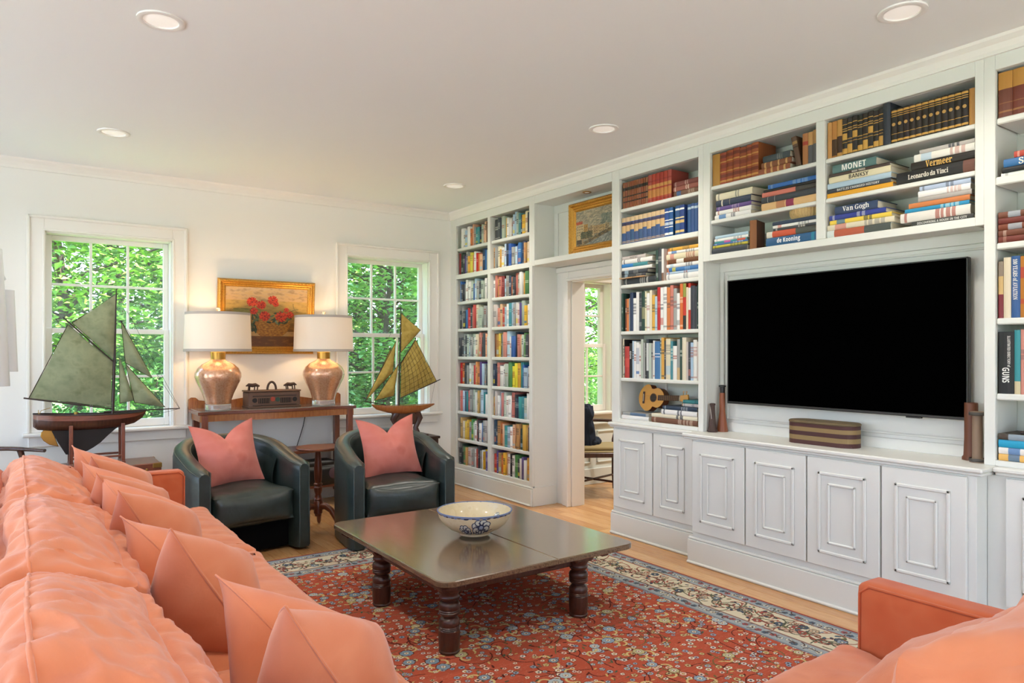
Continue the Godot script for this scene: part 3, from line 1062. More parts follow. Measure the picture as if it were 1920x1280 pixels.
func build_books() -> void:
	# --- corner bookcase: nine shelves, two columns, left to right, top to bottom
	var L := ["ewwlwohsttnehhuk", "mdkvsfypwrohnbell", "sbkswuweblskeewkisl", "kskbrrkprceekskwci", "kkskelsewcopkkhlwt", "roxkswerpoovlskkl", "iplntpsewcasltwesw", "kacyfsgewmkwbsiak", "kdgaiwswrkswfyvvb"]
	var R := ["kknefwwslletnfcnwi", "ascfwlnbslvbnachiwnkprmm", "wpypmlsnokpewfgksahuewhac", "iphrlwtlswivefwlbsseywhp", "uayksplwbnphegkpwmnyfkw", "nkpswwegyyftblikswiuknpmm", "aiwlpewwpknttewwwpwlbthw", "nkaohtlwhuadgfhknblkwwsuk", "rvaofhwxwgkivwfaohxwlkck"]
	var tops := [2.443, 2.202, 1.939, 1.698, 1.440, 1.178, 0.922, 0.664, 0.405]
	var ys := [2.232, 1.982, 1.728, 1.470, 1.208, 0.952, 0.694, 0.435, 0.192]
	for c in 2:
		var z0: float = [-5.818, -5.224][c]
		var z1: float = [-5.267, -4.643][c]
		for s in 9:
			var codes: String = (L if c == 0 else R)[s]
			codes = codes.substr(0, 16)
			var n := codes.length()
			var ws := []
			var sum := 0.0
			for i in n:
				var q := rng.randf_range(0.65, 1.45)
				ws.append(q)
				sum += q
			var gap := 0.012 if s > 0 else 0.03
			var room: float = z1 - z0 - gap - 0.006
			var z := z0 + gap
			for i in n:
				var W: float = ws[i] / sum * room
				var clear: float = tops[s] - ys[s]
				var H: float = clear * rng.randf_range(0.72, 0.95)
				if s == 0 and c == 0 and i == 0:
					H = clear * 0.55
				var D := rng.randf_range(0.12, 0.17)
				var col := jig(Color(PAL[codes[i]][0]))
				var back := rng.randf_range(0.018, 0.04)
				book("%s book, %s from left, %s shelf down, %s column of corner bookcase" % [PAL[codes[i]][1], ORD[i], ORD[s], "left" if c == 0 else "right"],
					Vector3(XF + back, ys[s] + 0.0005, z + W / 2), W - 0.0012, H, D, col, "books in the corner bookcase", {"small": true, "bands": print_bands(col)})
				z += W
	books_side()
	books_bridge()
	books_end()

# a row of upright books: entries [code or colour, thickness, height, options]
func row(z0: float, z1: float, y: float, list: Array, place: String, group: String, fit := true) -> void:
	var sum := 0.0
	for e in list:
		sum += e[1]
	var k: float = (z1 - z0) / sum if fit else 1.0
	var z := z0
	var i := 0
	for e in list:
		var W: float = e[1] * k
		if e[0] != "-":
			var o: Dictionary = e[3] if e.size() > 3 else {}
			var hex: String = PAL[e[0]][0] if PAL.has(e[0]) else e[0]
			var nm: String = o.get("called", PAL[e[0]][1] if PAL.has(e[0]) else "leather bound")
			var col := jig(Color(hex), 0.02)
			if not o.has("bands"):
				o["bands"] = print_bands(col) if not o.has("text") else []
			book("%s book, %s from left%s" % [nm, ORD[i], place], Vector3(XF + o.get("in", 0.016), y + 0.0005, z + W / 2), W - 0.001, e[2], o.get("deep", 0.165), col, group, o)
			i += 1
		z += W

# a pile of lying books from the bottom: [code, thickness, length, start offset, options]
func pile(z0: float, y: float, list: Array, place: String, group: String) -> float:
	var i := 0
	for e in list:
		var o: Dictionary = e[4] if e.size() > 4 else {}
		o["lie"] = true
		var hex: String = PAL[e[0]][0] if PAL.has(e[0]) else e[0]
		var nm: String = o.get("called", PAL[e[0]][1] if PAL.has(e[0]) else "leather bound")
		var col := jig(Color(hex), 0.015)
		if not o.has("bands"):
			o["bands"] = [] if o.has("text") else print_bands(col)
		book("%s book, %s from bottom%s" % [nm, ORD[i], place], Vector3(XF + o.get("in", 0.014), y + e[1] / 2 + 0.0003, z0 + e[3]), e[1] - 0.0008, e[2], o.get("deep", 0.19), col, group, o)
		y += e[1]
		i += 1
	return y

func books_side() -> void:
	var a := -3.583
	var b := -2.90
	var G := "books in the side bookcase"
	# top shelf: calf sets
	var calf := []
	var blk := Color("2a1d19")
	for i in 11:
		calf.append(["8a4e30", 0.0225, 0.178, {"called": "brown calf", "bands": [[0.22, 0.27, blk], [0.42, 0.47, blk], [0.68, 0.80, blk]], "in": 0.02}])
	for i in 6:
		calf.append(["a2422e", 0.036, 0.183, {"called": "red and gilt", "bands": [[0.05, 0.09, Color("8a2a20")], [0.16, 0.44, Color("b97a3c")], [0.5, 0.62, Color("c08a48")], [0.72, 0.78, Color("8f2c22")]], "in": 0.02}])
	row(a + 0.006, a + 0.006 + 11 * 0.0225 + 6 * 0.033, 2.238, calf, ", top shelf, side bookcase", G)
	pile(a + 0.475, 2.238, [["6e4a36", 0.030, 0.20, 0.004, {"called": "worn brown leather"}], ["8f5a4a", 0.030, 0.204, 0.0, {"called": "worn reddish leather"}], ["7a4438", 0.030, 0.198, 0.004, {"called": "worn russet leather"}]], ", top shelf, side bookcase", G)
	# second shelf: tan and blue jackets, then blue bindings
	var jk := []
	for i in 10:
		jk.append(["33507c", 0.035, 0.182, {"called": "tan and blue jacketed", "bands": [[0.05, 0.07, Color("c8a878")], [0.10, 0.115, Color("c8a878")], [0.42 + 0.05 * (i % 3), 0.70, Color("c9a676")], [0.70, 0.80, Color("3c3a55")], [0.83, 1.0, Color("cdb089")]]}])
	var wb := Color("e4e2d8")
	for i in 2:
		jk.append(["1f4a86", 0.032, 0.185, {"called": "royal blue and silver", "bands": [[0.06, 0.14, wb], [0.32, 0.35, wb], [0.40, 0.50, Color("b9c2cc")], [0.56, 0.59, wb], [0.84, 0.88, wb]]}])
	jk.append(["-", 0.016, 0.0])
	for i in 2:
		jk.append(["24457c", 0.033, 0.186, {"called": "blue and gold", "bands": [[0.08, 0.16, Color("d0b070")], [0.40, 0.50, Color("cfae6c")], [0.56, 0.60, Color("d9c48c")], [0.84, 0.90, wb]]}])
	jk.append(["-", 0.012, 0.0])
	for i in 4:
		jk.append(["2f5684", 0.024, 0.182 + 0.003 * (i % 2), {"called": "slim plain blue", "bands": [[0.82, 0.9, Color("aebfcb")]], "in": 0.03}])
	row(a, b, 1.991, jk, ", second shelf, side bookcase", G)
	# third shelf: two piles with a few upright books between
	pile(a + 0.004, 1.712, [["k", 0.040, 0.305, 0.020], ["a", 0.008, 0.24, 0.0, {"in": -0.012}], ["k", 0.022, 0.225, 0.002], ["k", 0.026, 0.245, 0.0], ["w", 0.022, 0.285, 0.0], ["t", 0.024, 0.245, 0.0, {"bands": [[0.0, 0.45, Color("2f7fc4")]]}], ["w", 0.030, 0.285, 0.003], ["i", 0.022, 0.225, 0.003, {"called": "beige", "text": [["HABITAT", "6d655c", 0.45, 0.5, 0.6]]}]], ", left pile, third shelf, side bookcase", G)
	row(a + 0.318, a + 0.414, 1.712, [["d", 0.022, 0.205], ["k", 0.030, 0.215], ["w", 0.020, 0.208, {"bands": [[0.0, 0.25, Color("7a5a48")]]}], ["o", 0.026, 0.208, {"in": 0.05}]], ", between piles, third shelf, side bookcase", G)
	pile(a + 0.416, 1.712, [["w", 0.036, 0.265, 0.0], ["l", 0.014, 0.265, 0.0], ["b", 0.026, 0.245, 0.02], ["w", 0.024, 0.265, 0.0], ["u", 0.028, 0.25, 0.014, {"bands": [[0.28, 0.52, Color("e4dcd0")]]}], ["c", 0.036, 0.265, 0.0, {"called": "thick ivory"}], ["w", 0.018, 0.25, 0.012], ["f", 0.022, 0.235, 0.03, {"called": "pale yellow"}]], ", right pile, third shelf, side bookcase", G)
	# fourth shelf
	row(a, b, 1.393, [["d", 0.016, 0.262, {"deep": 0.20, "in": 0.012}], ["-", 0.016, 0], ["u", 0.014, 0.222], ["o", 0.018, 0.222, {"called": "rust"}], ["s", 0.010, 0.226], ["n", 0.030, 0.262], ["w", 0.026, 0.222], ["w", 0.026, 0.262], ["k", 0.022, 0.255], ["d", 0.028, 0.262, {"bands": [[0.3, 0.6, Color("8a8a68")]]}], ["c", 0.014, 0.262], ["w", 0.026, 0.248], ["c", 0.020, 0.266], ["f", 0.024, 0.232, {"called": "pale yellow"}], ["l", 0.020, 0.222], ["r", 0.026, 0.280], ["w", 0.024, 0.276], ["w", 0.028, 0.278], ["o", 0.026, 0.272], ["p", 0.026, 0.284, {"called": "mauve pink"}], ["s", 0.026, 0.262], ["w", 0.024, 0.230], ["o", 0.024, 0.288, {"called": "copper"}], ["r", 0.024, 0.288, {"called": "green and red", "bands": [[0.0, 0.3, Color("1f2a2a")], [0.7, 1.0, Color("8f9440")]]}], ["c", 0.016, 0.262], ["r", 0.018, 0.286, {"called": "red and white", "bands": [[0.42, 0.9, Color("e5dfd6")]]}], ["k", 0.034, 0.268], ["k", 0.014, 0.262], ["d", 0.018, 0.272]], ", fourth shelf, side bookcase", G)
	# fifth shelf
	row(a + 0.012, b, 1.074, [["c", 0.010, 0.268], ["x", 0.006, 0.262], ["r", 0.040, 0.215, {"bands": [[0.34, 0.62, Color("c94a40")]]}], ["x", 0.024, 0.236, {"text": [["GOYA", "e8e6df", 0.26, 0.66, 0.55]]}], ["l", 0.014, 0.252], ["w", 0.018, 0.248], ["w", 0.026, 0.240, {"bands": [[0.12, 0.2, Color("6a86b4")], [0.4, 0.85, Color("b9bcc4")]]}], ["w", 0.014, 0.23], ["e", 0.018, 0.262], ["s", 0.018, 0.24], ["x", 0.008, 0.235], ["k", 0.020, 0.262, {"bands": [[0.2, 0.9, Color("c9cbc8")]]}], ["e", 0.020, 0.236], ["s", 0.014, 0.236], ["w", 0.014, 0.252], ["b", 0.042, 0.246, {"bands": [[0.58, 0.6, Color("dfe6ee")], [0.66, 0.68, Color("dfe6ee")]]}], ["e", 0.010, 0.268], ["f", 0.022, 0.27], ["k", 0.012, 0.25], ["c", 0.036, 0.262, {"called": "wide ivory"}], ["t", 0.018, 0.246], ["w", 0.030, 0.215], ["s", 0.022, 0.258, {"bands": [[0.0, 0.3, Color("c9ab7c")]]}], ["d", 0.016, 0.27], ["c", 0.030, 0.268, {"called": "tall cream"}], ["i", 0.014, 0.24], ["k", 0.016, 0.24], ["l", 0.020, 0.236], ["w", 0.026, 0.252], ["i", 0.018, 0.24]], ", fifth shelf, side bookcase", G)
	# bottom shelf
	pile(a + 0.004, 0.791, [["w", 0.028, 0.255, 0.0], ["s", 0.020, 0.245, 0.008, {"called": "grey blue patterned", "bands": [[0.3, 0.9, Color("5d7590")]]}]], " in the low pile under the ukulele", G)
	pile(a + 0.285, 0.791, [["u", 0.034, 0.385, 0.0, {"called": "large brown"}], ["c", 0.024, 0.385, 0.0, {"called": "large cream"}], ["w", 0.032, 0.295, 0.088], ["n", 0.024, 0.285, 0.098], ["i", 0.020, 0.155, 0.228, {"in": 0.06, "deep": 0.16}], ["t", 0.022, 0.155, 0.228, {"in": 0.06, "deep": 0.16}]], " in the right pile on the bottom shelf, side bookcase", G)

func books_bridge() -> void:
	var G := "books on the shelves above the television"
	var a := -2.801
	# left column, top
	var l1 := [["a87a3c", 0.052, 0.188, {"called": "plain tan leather", "bands": []}]]
	for i in 6:
		l1.append(["8f4626", 0.044 if i != 4 else 0.032, 0.186 + 0.004 * (i % 3), {"called": "tooled brown leather", "in": 0.016, "bands": [[0.06, 0.12, Color("c08a44")], [0.20, 0.30, Color("6e2c1c")], [0.36, 0.40, Color("b8803c")], [0.5, 0.62, Color("7a3420")], [0.68, 0.72, Color("b98440")], [0.82, 0.92, Color("6a2a1a")]]}])
	row(a, a + 0.322, 2.244, l1, " on the top left shelf above the television", G)
	pile(a + 0.325, 2.244, [["8f5632", 0.032, 0.20, 0.0, {"called": "ribbed brown leather", "bands": [[0.2, 0.26, Color("c79a62")], [0.4, 0.46, Color("c79a62")], [0.6, 0.66, Color("c79a62")], [0.8, 0.86, Color("c79a62")]]}], ["7a4a2e", 0.032, 0.19, 0.02, {"called": "second ribbed leather", "bands": [[0.1, 0.16, Color("c79a62")], [0.3, 0.36, Color("c79a62")], [0.55, 0.6, Color("c79a62")], [0.8, 0.86, Color("c79a62")]]}], ["3c474c", 0.036, 0.17, 0.03, {"called": "slate blue cloth"}]], " beside the tooled set above television", G)
	book("brown book leaning beside the lying leather books, top left shelf above television", Vector3(XF + 0.02, 2.2485, a + 0.572), 0.030, 0.165, 0.13, Color("5a4434"), G, {"lean": 0.20, "bands": [[0.62, 0.66, Color("3a2a20")], [0.74, 0.84, Color("9a7a4a")]]})
	row(a + 0.595, a + 0.685, 2.244, [["a8683a", 0.032, 0.165, {"called": "orange leather", "bands": [[0.62, 0.74, Color("9a3a28")]]}], ["57575a", 0.028, 0.165, {"called": "grey and gilt", "bands": [[0.58, 1.0, Color("c0935a")]]}], ["5a5a5c", 0.028, 0.17, {"called": "second grey and gilt", "bands": [[0.58, 1.0, Color("b88a52")]]}]], ", right end, top left shelf above television", G)
	# left column, middle
	pile(a + 0.02, 2.040, [["w", 0.026, 0.255, 0.0], ["w", 0.024, 0.25, 0.008], ["v", 0.024, 0.245, 0.012, {"called": "violet"}], ["n", 0.038, 0.245, 0.010, {"bands": [[0.16, 0.2, Color("cfc9b4")], [0.40, 0.41, Color("a9a48e")]]}], ["c", 0.040, 0.255, 0.010, {"called": "thick cream"}]], ", left pile, middle left shelf above television", G)
	pile(a + 0.345, 2.040, [["d9a871", 0.040, 0.335, 0.0, {"called": "wide tan printed", "bands": [[0.28, 0.44, Color("b98058")], [0.46, 0.6, Color("8f3050")]]}], ["k", 0.034, 0.335, 0.0, {"bands": [[0.12, 0.125, wcol()], [0.25, 0.255, wcol()]]}], ["p", 0.026, 0.335, 0.004, {"called": "coral and black", "bands": [[0.62, 1.0, Color("43403c")]]}], ["x", 0.014, 0.32, 0.012], ["b", 0.024, 0.295, 0.042]], ", right pile, middle left shelf above television", G)
	# left column, bottom
	pile(a, 1.835, [["k", 0.036, 0.25, 0.0], ["b5b332", 0.016, 0.25, 0.004, {"called": "olive yellow"}], ["b", 0.010, 0.245, 0.008], ["t", 0.012, 0.23, 0.018, {"bands": [[0.3, 0.5, Color("c05a9a")], [0.7, 0.95, Color("c4553f")]]}], ["w", 0.016, 0.24, 0.016, {"called": "thin pale"}], ["l", 0.018, 0.235, 0.022, {"called": "thin ice blue"}]], ", left pile, lowest left shelf above television", G)
	book("old brown leather book standing open-faced on the lowest left shelf above television", Vector3(XF + 0.02, 1.8355, a + 0.285), 0.040, 0.165, 0.125, Color("5c3220"), G, {"turn": 0.25, "bands": [[0.0, 1.0, Color("8a562c")]]})
	pile(a + 0.375, 1.835, [["2d5a80", 0.048, 0.305, 0.0, {"called": "large blue", "text": [["de Kooning", "eef0ee", 0.46, 0.46, 0.72]], "bands": [[0.9, 0.96, Color("2a7f9c")]]}], ["c9563a", 0.034, 0.298, 0.004, {"called": "red orange", "bands": [[0.0, 0.12, Color("dcd6c4")], [0.6, 1.0, Color("4b4f48")]]}], ["k", 0.014, 0.26, 0.044], ["w", 0.016, 0.262, 0.042, {"called": "thin white"}], ["n", 0.020, 0.262, 0.04, {"called": "slate blue"}]], ", right pile, lowest left shelf above television", G)
	# right column, top
	a = -2.063
	var g2 := Color("c99a48")
	var r1 := [["c08a40", 0.030, 0.185, {"called": "bare tan calf", "bands": []}], ["b87f38", 0.036, 0.185, {"called": "second bare tan calf", "bands": [[0.05, 0.5, Color("4a2f18")]]}], ["bf8638", 0.036, 0.186, {"called": "third bare tan calf", "bands": [[0.1, 0.55, Color("3f2a18")]]}]]
	for i in 8:
		r1.append(["2a2724", 0.034, 0.180 + 0.003 * (i % 3), {"called": "flaking black and gilt", "bands": [[0.03, 0.08 + 0.1 * ((i + 1) % 3), g2], [0.34, 0.355, g2], [0.42, 0.44 + 0.16 * (1 if i in [0, 2, 5] else 0), g2], [0.66, 0.68, g2], [0.72, 0.74, g2], [0.84, 0.86, g2]]}])
	r1.append(["33393f", 0.046, 0.198, {"called": "tall plain slate", "bands": [], "in": 0.006}])
	for i in 12:
		r1.append(["241d19", 0.036, 0.160, {"called": "black with gilt medallion", "in": 0.012, "disc": "b98f4c", "bands": [[0.04, 0.10, g2], [0.26, 0.275, g2], [0.78, 0.80, g2], [0.84, 0.86, g2], [0.90, 0.96, g2]]}])
	r1.append(["b98a48", 0.034, 0.160, {"called": "tan calf end", "bands": []}])
	row(a, a + 0.688, 2.244, r1, " on the top right shelf above the television", G)
	# right column, middle
	pile(a, 2.040, [["e0a828", 0.024, 0.335, 0.0, {"called": "golden yellow"}], ["k", 0.022, 0.325, 0.0, {"text": [["BATTLES CHANGED HISTORY", "cfcfca", 0.85, 0.5, 0.55]]}], ["l", 0.028, 0.325, 0.002], ["c", 0.032, 0.315, 0.010, {"called": "ivory", "text": [["BANKSY", "2b2b2b", 0.35, 0.5, 0.62]]}], ["4a3a34", 0.016, 0.31, 0.010, {"called": "dark brown", "text": [["WISE TREES", "d9d2c4", 0.5, 0.5, 0.6]]}], ["5b7a76", 0.042, 0.225, 0.030, {"called": "thick green grey", "text": [["MONET", "f0eee6", 0.55, 0.5, 0.7]]}]], ", left pile, middle right shelf above television", G)
	pile(a + 0.352, 2.040, [["231f1e", 0.056, 0.335, 0.0, {"called": "large black", "text": [["Leonardo da Vinci", "e6dfcf", 0.52, 0.42, 0.6, true]], "bands": [[0.86, 1.0, Color("6a4436")]]}], ["26211d", 0.036, 0.27, 0.066, {"called": "black and gold", "text": [["Vermeer", "dcae58", 0.42, 0.45, 0.85, true]]}], ["e0ddd4", 0.034, 0.255, 0.080, {"called": "thick white"}], ["b9b2ac", 0.018, 0.23, 0.104, {"called": "thin grey"}]], ", right pile, middle right shelf above television", G)
	# right column, bottom
	pile(a, 1.835, [["cfd6d2", 0.038, 0.325, 0.0, {"called": "red and pale", "bands": [[0.12, 0.6, Color("b4593f")], [0.6, 1.0, Color("4a504c")]]}], ["c", 0.028, 0.34, 0.002, {"called": "cream"}], ["y", 0.022, 0.315, 0.014], ["3a4a8a", 0.026, 0.29, 0.012, {"called": "royal blue"}], ["34435f", 0.042, 0.22, 0.042, {"called": "thick blue", "text": [["Van Gogh", "f0efe8", 0.62, 0.5, 0.78, true]]}]], ", left pile, lowest right shelf above television", G)
	pile(a + 0.42, 1.835, [["3a3836", 0.022, 0.262, 0.0, {"called": "charcoal", "text": [["DISCOVERING A HOUSE IN THE CITY", "cfccc4", 0.8, 0.5, 0.5]]}], ["dcd7cb", 0.044, 0.30, -0.05, {"called": "thick ivory"}], ["2f86b4", 0.018, 0.275, -0.03, {"called": "bright blue"}], ["c77a3e", 0.024, 0.26, -0.012, {"called": "orange"}], ["a9a29c", 0.022, 0.225, 0.03, {"called": "grey"}], ["w", 0.028, 0.22, 0.03], ["aebfd6", 0.022, 0.215, 0.036, {"called": "powder blue"}]], ", right pile, lowest right shelf above television", G)

func wcol() -> Color:
	return Color("d8d6cf")

func books_end() -> void:
	var G := "books in the end bookcase"
	var a := -1.288
	var t := []
	for i in 6:
		t.append(["6a2f22", 0.05, 0.19, {"called": "oxblood leather", "bands": [[0.1, 0.14, Color("9a6a3c")], [0.3, 0.32, Color("8a5a34")], [0.62, 1.0, Color("b98438")]]}])
	row(a, a + 0.32, 2.244, t, ", top shelf, end bookcase", G)
	pile(a + 0.01, 1.992, [["w", 0.016, 0.26, 0.0, {"called": "thin white", "in": 0.02}], ["x", 0.022, 0.25, 0.004, {"text": [["WORLD", "d9cfb8", 0.7, 0.5, 0.6]]}], ["2f62a0", 0.034, 0.25, 0.012, {"called": "blue", "text": [["SLIM", "efe6d0", 0.6, 0.4, 0.8, true]]}], ["b5392c", 0.026, 0.2, 0.05, {"called": "red"}]], " in the pile on the second shelf, end bookcase", G)
	pile(a + 0.002, 1.713, [["6f3420", 0.026, 0.3, 0.0, {"called": "chestnut leather"}], ["6a2f1e", 0.026, 0.3, 0.0, {"called": "chestnut leather"}], ["74361f", 0.026, 0.3, 0.0, {"called": "chestnut leather"}], ["6a2e1e", 0.026, 0.3, 0.0, {"called": "chestnut leather"}], ["723824", 0.026, 0.3, 0.0, {"called": "chestnut leather"}]], " in the pile on the third shelf, end bookcase", G)
	row(a, a + 0.30, 1.394, [["m", 0.018, 0.24, {"bands": [[0.42, 0.74, Color("c9a66c")], [0.74, 1.0, Color("8a7a6a")]]}], ["c", 0.026, 0.255], ["2f5590", 0.030, 0.258, {"called": "blue", "text": [["100 YEARS of AVIATION", "e9e6da", 0.66, 0.62, 0.62, true]]}], ["b5762f", 0.16, 0.255, {"called": "very thick ochre cloth", "bands": [[0.22, 0.3, Color("b4502c")], [0.64, 0.82, Color("b0452c")]]}], ["k", 0.04, 0.25]], ", fourth shelf, end bookcase", G)
	row(a, a + 0.33, 1.074, [["1c1c1c", 0.042, 0.262, {"called": "black and white", "text": [["ILLUSTRATED DIRECTORY of", "dcdad2", 0.50, 0.68, 0.30, false, 0.2], ["GUNS", "efeee8", 0.24, 0.30, 0.62]]}], ["t", 0.016, 0.268, {"bands": [[0.0, 0.2, Color("cdbf98")]]}], ["p", 0.010, 0.27], ["8b93a0", 0.070, 0.262, {"called": "wide misty blue", "bands": [[0.0, 0.35, Color("3a5470")], [0.12, 0.17, Color("d9b98a")], [0.36, 0.7, Color("b79a94")]]}], ["2a3640", 0.045, 0.262, {"called": "dark navy"}], ["w", 0.05, 0.25]], ", fifth shelf, end bookcase", G)
	pile(a + 0.003, 0.791, [["e6b76a", 0.028, 0.3, 0.0, {"called": "pale orange"}], ["e6e0d4", 0.028, 0.3, 0.0, {"called": "white"}], ["2f9fc0", 0.032, 0.3, 0.0, {"called": "turquoise"}], ["4a3a30", 0.026, 0.3, 0.0, {"called": "dark brown"}]], " in the pile on the bottom shelf, end bookcase", G)

# ---------------------------------------------------------------- painted cloth, canvas and china
func dot(img: Image, x: float, y: float, r: float, c: Color) -> void:
	var w := img.get_width()
	var h := img.get_height()
	for j in range(int(y - r), int(y + r) + 1):
		if j < 0 or j >= h:
			continue
		var d := r * r - (j - y) * (j - y)
		if d < 0.0:
			continue
		var s := sqrt(d)
		var x0: int = max(0, roundi(x - s))
		var x1: int = min(w, roundi(x + s) + 1)
		if x1 > x0:
			img.fill_rect(Rect2i(x0, j, x1 - x0, 1), c)

func oval(img: Image, x: float, y: float, rx: float, ry: float, ang: float, c: Color) -> void:
	var n: int = max(2, int(max(rx, ry) / max(1.0, min(rx, ry)) * 2.0))
	for i in n + 1:
		var t := (float(i) / n * 2.0 - 1.0)
		var r: float = min(rx, ry) * sqrt(max(0.0, 1.0 - t * t * 0.85))
		var l: float = (max(rx, ry) - min(rx, ry)) * t
		var a := ang if rx >= ry else ang + PI / 2
		dot(img, x + cos(a) * l, y + sin(a) * l, r, c)

func stroke(img: Image, pts: Array, r: float, c: Color) -> void:
	for i in pts.size() - 1:
		var a: Vector2 = pts[i]
		var b: Vector2 = pts[i + 1]
		var n: int = max(1, int(a.distance_to(b) / max(0.6, r * 0.7)))
		for k in n + 1:
			var p := a.lerp(b, float(k) / n)
			dot(img, p.x, p.y, r, c)

func curl(img: Image, p: Vector2, ang: float, len: float, bend: float, r: float, c: Color) -> Vector2:
	var pts := [p]
	var n := 10
	for i in n:
		p += Vector2.from_angle(ang) * len / n
		ang += bend / n
		pts.append(p)
	stroke(img, pts, r, c)
	return p

func pic_tex(img: Image) -> ImageTexture:
	img.generate_mipmaps()
	return ImageTexture.create_from_image(img)

func rosette(img: Image, p: Vector2, r: float, petal: Color, core: Color, edge: Color, n: int, a0: float) -> void:
	for i in n:
		var q := p + Vector2.from_angle(a0 + TAU * i / n) * r * 0.6
		dot(img, q.x, q.y, r * 0.46, edge)
	for i in n:
		var q := p + Vector2.from_angle(a0 + TAU * i / n) * r * 0.6
		dot(img, q.x, q.y, r * 0.34, petal)
	dot(img, p.x, p.y, r * 0.36, edge)
	dot(img, p.x, p.y, r * 0.24, core)

const RUG := Rect2(0.40, -4.27, 2.64, 3.60)    # x, z, width, length
func build_rug() -> void:
	var K := 520.0
	var W := int(RUG.size.x * K)
	var H := int(RUG.size.y * K)
	var img := Image.create(W, H, false, Image.FORMAT_RGB8)
	var g := RandomNumberGenerator.new()
	g.seed = 77
	var red := Color("b0553f")
	img.fill(red)
	# the wool varies from row to row of knots
	for i in 2600:
		var c := red.lerp([Color("be6550"), Color("a34c38"), Color("b86250"), Color("a85242")][g.randi() % 4], 0.6)
		img.fill_rect(Rect2i(g.randi() % W, g.randi() % H, 20 + g.randi() % 160, 1 + g.randi() % 3), c)
	var dark := Color("5a2c26")
	var olive := Color("6b6240")
	var cols := [Color("e0d6c0"), Color("d0cac2"), Color("9dadb8"), Color("c2b282"), Color("dcbcaa"), Color("8fa2b3")]
	# trailing vines
	for i in 900:
		var p := Vector2(g.randf() * W, g.randf() * H)
		curl(img, p, g.randf() * TAU, 40 + g.randf() * 90, g.randf_range(-3.5, 3.5), 1.0, dark if g.randf() < 0.75 else olive)
	# leaves
	for i in 2600:
		oval(img, g.randf() * W, g.randf() * H, 5.0 + g.randf() * 4.0, 2.0, g.randf() * TAU, [olive, Color("4c5a4a"), dark, Color("c2a56a")][g.randi() % 4])
	# small blossoms on a loose lattice, big palmettes between
	var step := 19.0
	var yy := 0.0
	while yy < H:
		var xx := 0.0
		while xx < W:
			var p := Vector2(xx + g.randf_range(-8, 8), yy + g.randf_range(-8, 8))
			if g.randf() < 0.72:
				rosette(img, p, g.randf_range(4.5, 7.5), cols[g.randi() % 6], [Color("a23f30"), Color("c7a04e"), Color("35424f")][g.randi() % 3], dark, 5 + g.randi() % 3, g.randf() * TAU)
			xx += step
		yy += step
	for i in 300:
		var p := Vector2(g.randf() * W, g.randf() * H)
		var a := g.randf() * TAU
		var c: Color = [Color("8c9fb0"), Color("a9b4bb"), Color("7d8fa0"), Color("b7ac80")][g.randi() % 4]
		rosette(img, p, 11 + g.randf() * 5, c, Color("d8cdb4"), dark, 8, a)
		rosette(img, p, 5.5, Color("d9cfb6"), Color("a23f30"), Color("4a5a6a"), 6, a)
		for s in [-1.0, 1.0]:
			curl(img, p + Vector2.from_angle(a) * s * 16, a + (0.0 if s > 0 else PI), 26, 2.2 * s, 2.2, Color("c9b27a"))
	# border bands from the edge inwards
	var bands := [[0.0, 0.012, "9a3a30"], [0.012, 0.030, "7c828a"], [0.030, 0.085, "98a0a4"], [0.085, 0.094, "8a6a62"], [0.097, 0.285, "cfc4aa"], [0.285, 0.297, "8a6a62"], [0.297, 0.365, "9aa0a2"], [0.365, 0.378, "7a7f88"]]
	for b in bands:
		var p0 := int(b[0] * K)
		var p1 := int(b[1] * K)
		var c := Color(b[2])
		img.fill_rect(Rect2i(p0, p0, W - 2 * p0, p1 - p0), c)
		img.fill_rect(Rect2i(p0, H - p1, W - 2 * p0, p1 - p0), c)
		img.fill_rect(Rect2i(p0, p0, p1 - p0, H - 2 * p0), c)
		img.fill_rect(Rect2i(W - p1, p0, p1 - p0, H - 2 * p0), c)
	for side in 4:
		var len: float = W if side < 2 else H
		var put := func(s: float, off: float) -> Vector2:
			match side:
				0: return Vector2(s, off)
				1: return Vector2(s, H - off)
				2: return Vector2(off, s)
			return Vector2(W - off, s)
		# guard bands: little flowers and dashes
		for gb in [0.057, 0.331]:
			var s: float = gb * K
			while s < len - gb * K:
				var p: Vector2 = put.call(s, gb * K + g.randf_range(-5, 5))
				rosette(img, p, 8.0, [Color("c9c3b4"), Color("a9524a"), Color("d5c9ae"), Color("53616e")][g.randi() % 4], Color("46525e"), Color("57646f"), 5, g.randf() * TAU)
				curl(img, p, g.randf() * TAU, 20, g.randf_range(-4, 4), 1.3, Color("5a4a46"))
				s += 19.0
		# main band: a scrolling vine with palmettes and leaves
		var s2 := 0.19 * K
		while s2 < len - 0.19 * K:
			var p: Vector2 = put.call(s2, (0.19 + g.randf_range(-0.06, 0.06)) * K)
			curl(img, p, g.randf() * TAU, 50, g.randf_range(-4, 4), 1.6, Color("5b5b4a"))
			curl(img, p, g.randf() * TAU, 40, g.randf_range(-4, 4), 1.4, Color("8a4a40"))
			oval(img, p.x + g.randf_range(-18, 18), p.y + g.randf_range(-18, 18), 9, 3.6, g.randf() * TAU, [Color("37404f"), Color("6d6a4a"), Color("7c4a42"), Color("50606c")][g.randi() % 4])
			oval(img, p.x + g.randf_range(-30, 30), p.y + g.randf_range(-30, 30), 7, 2.6, g.randf() * TAU, [Color("37404f"), Color("6d6a4a"), Color("a5604f"), Color("7f8d98")][g.randi() % 4])
			if g.randf() < 0.28:
				rosette(img, p, 12.0, [Color("a4564a"), Color("8796a4"), Color("4a5666"), Color("b99f84")][g.randi() % 4], Color("d8cdb4"), Color("3c3a40"), 6, g.randf() * TAU)
			s2 += 9.0
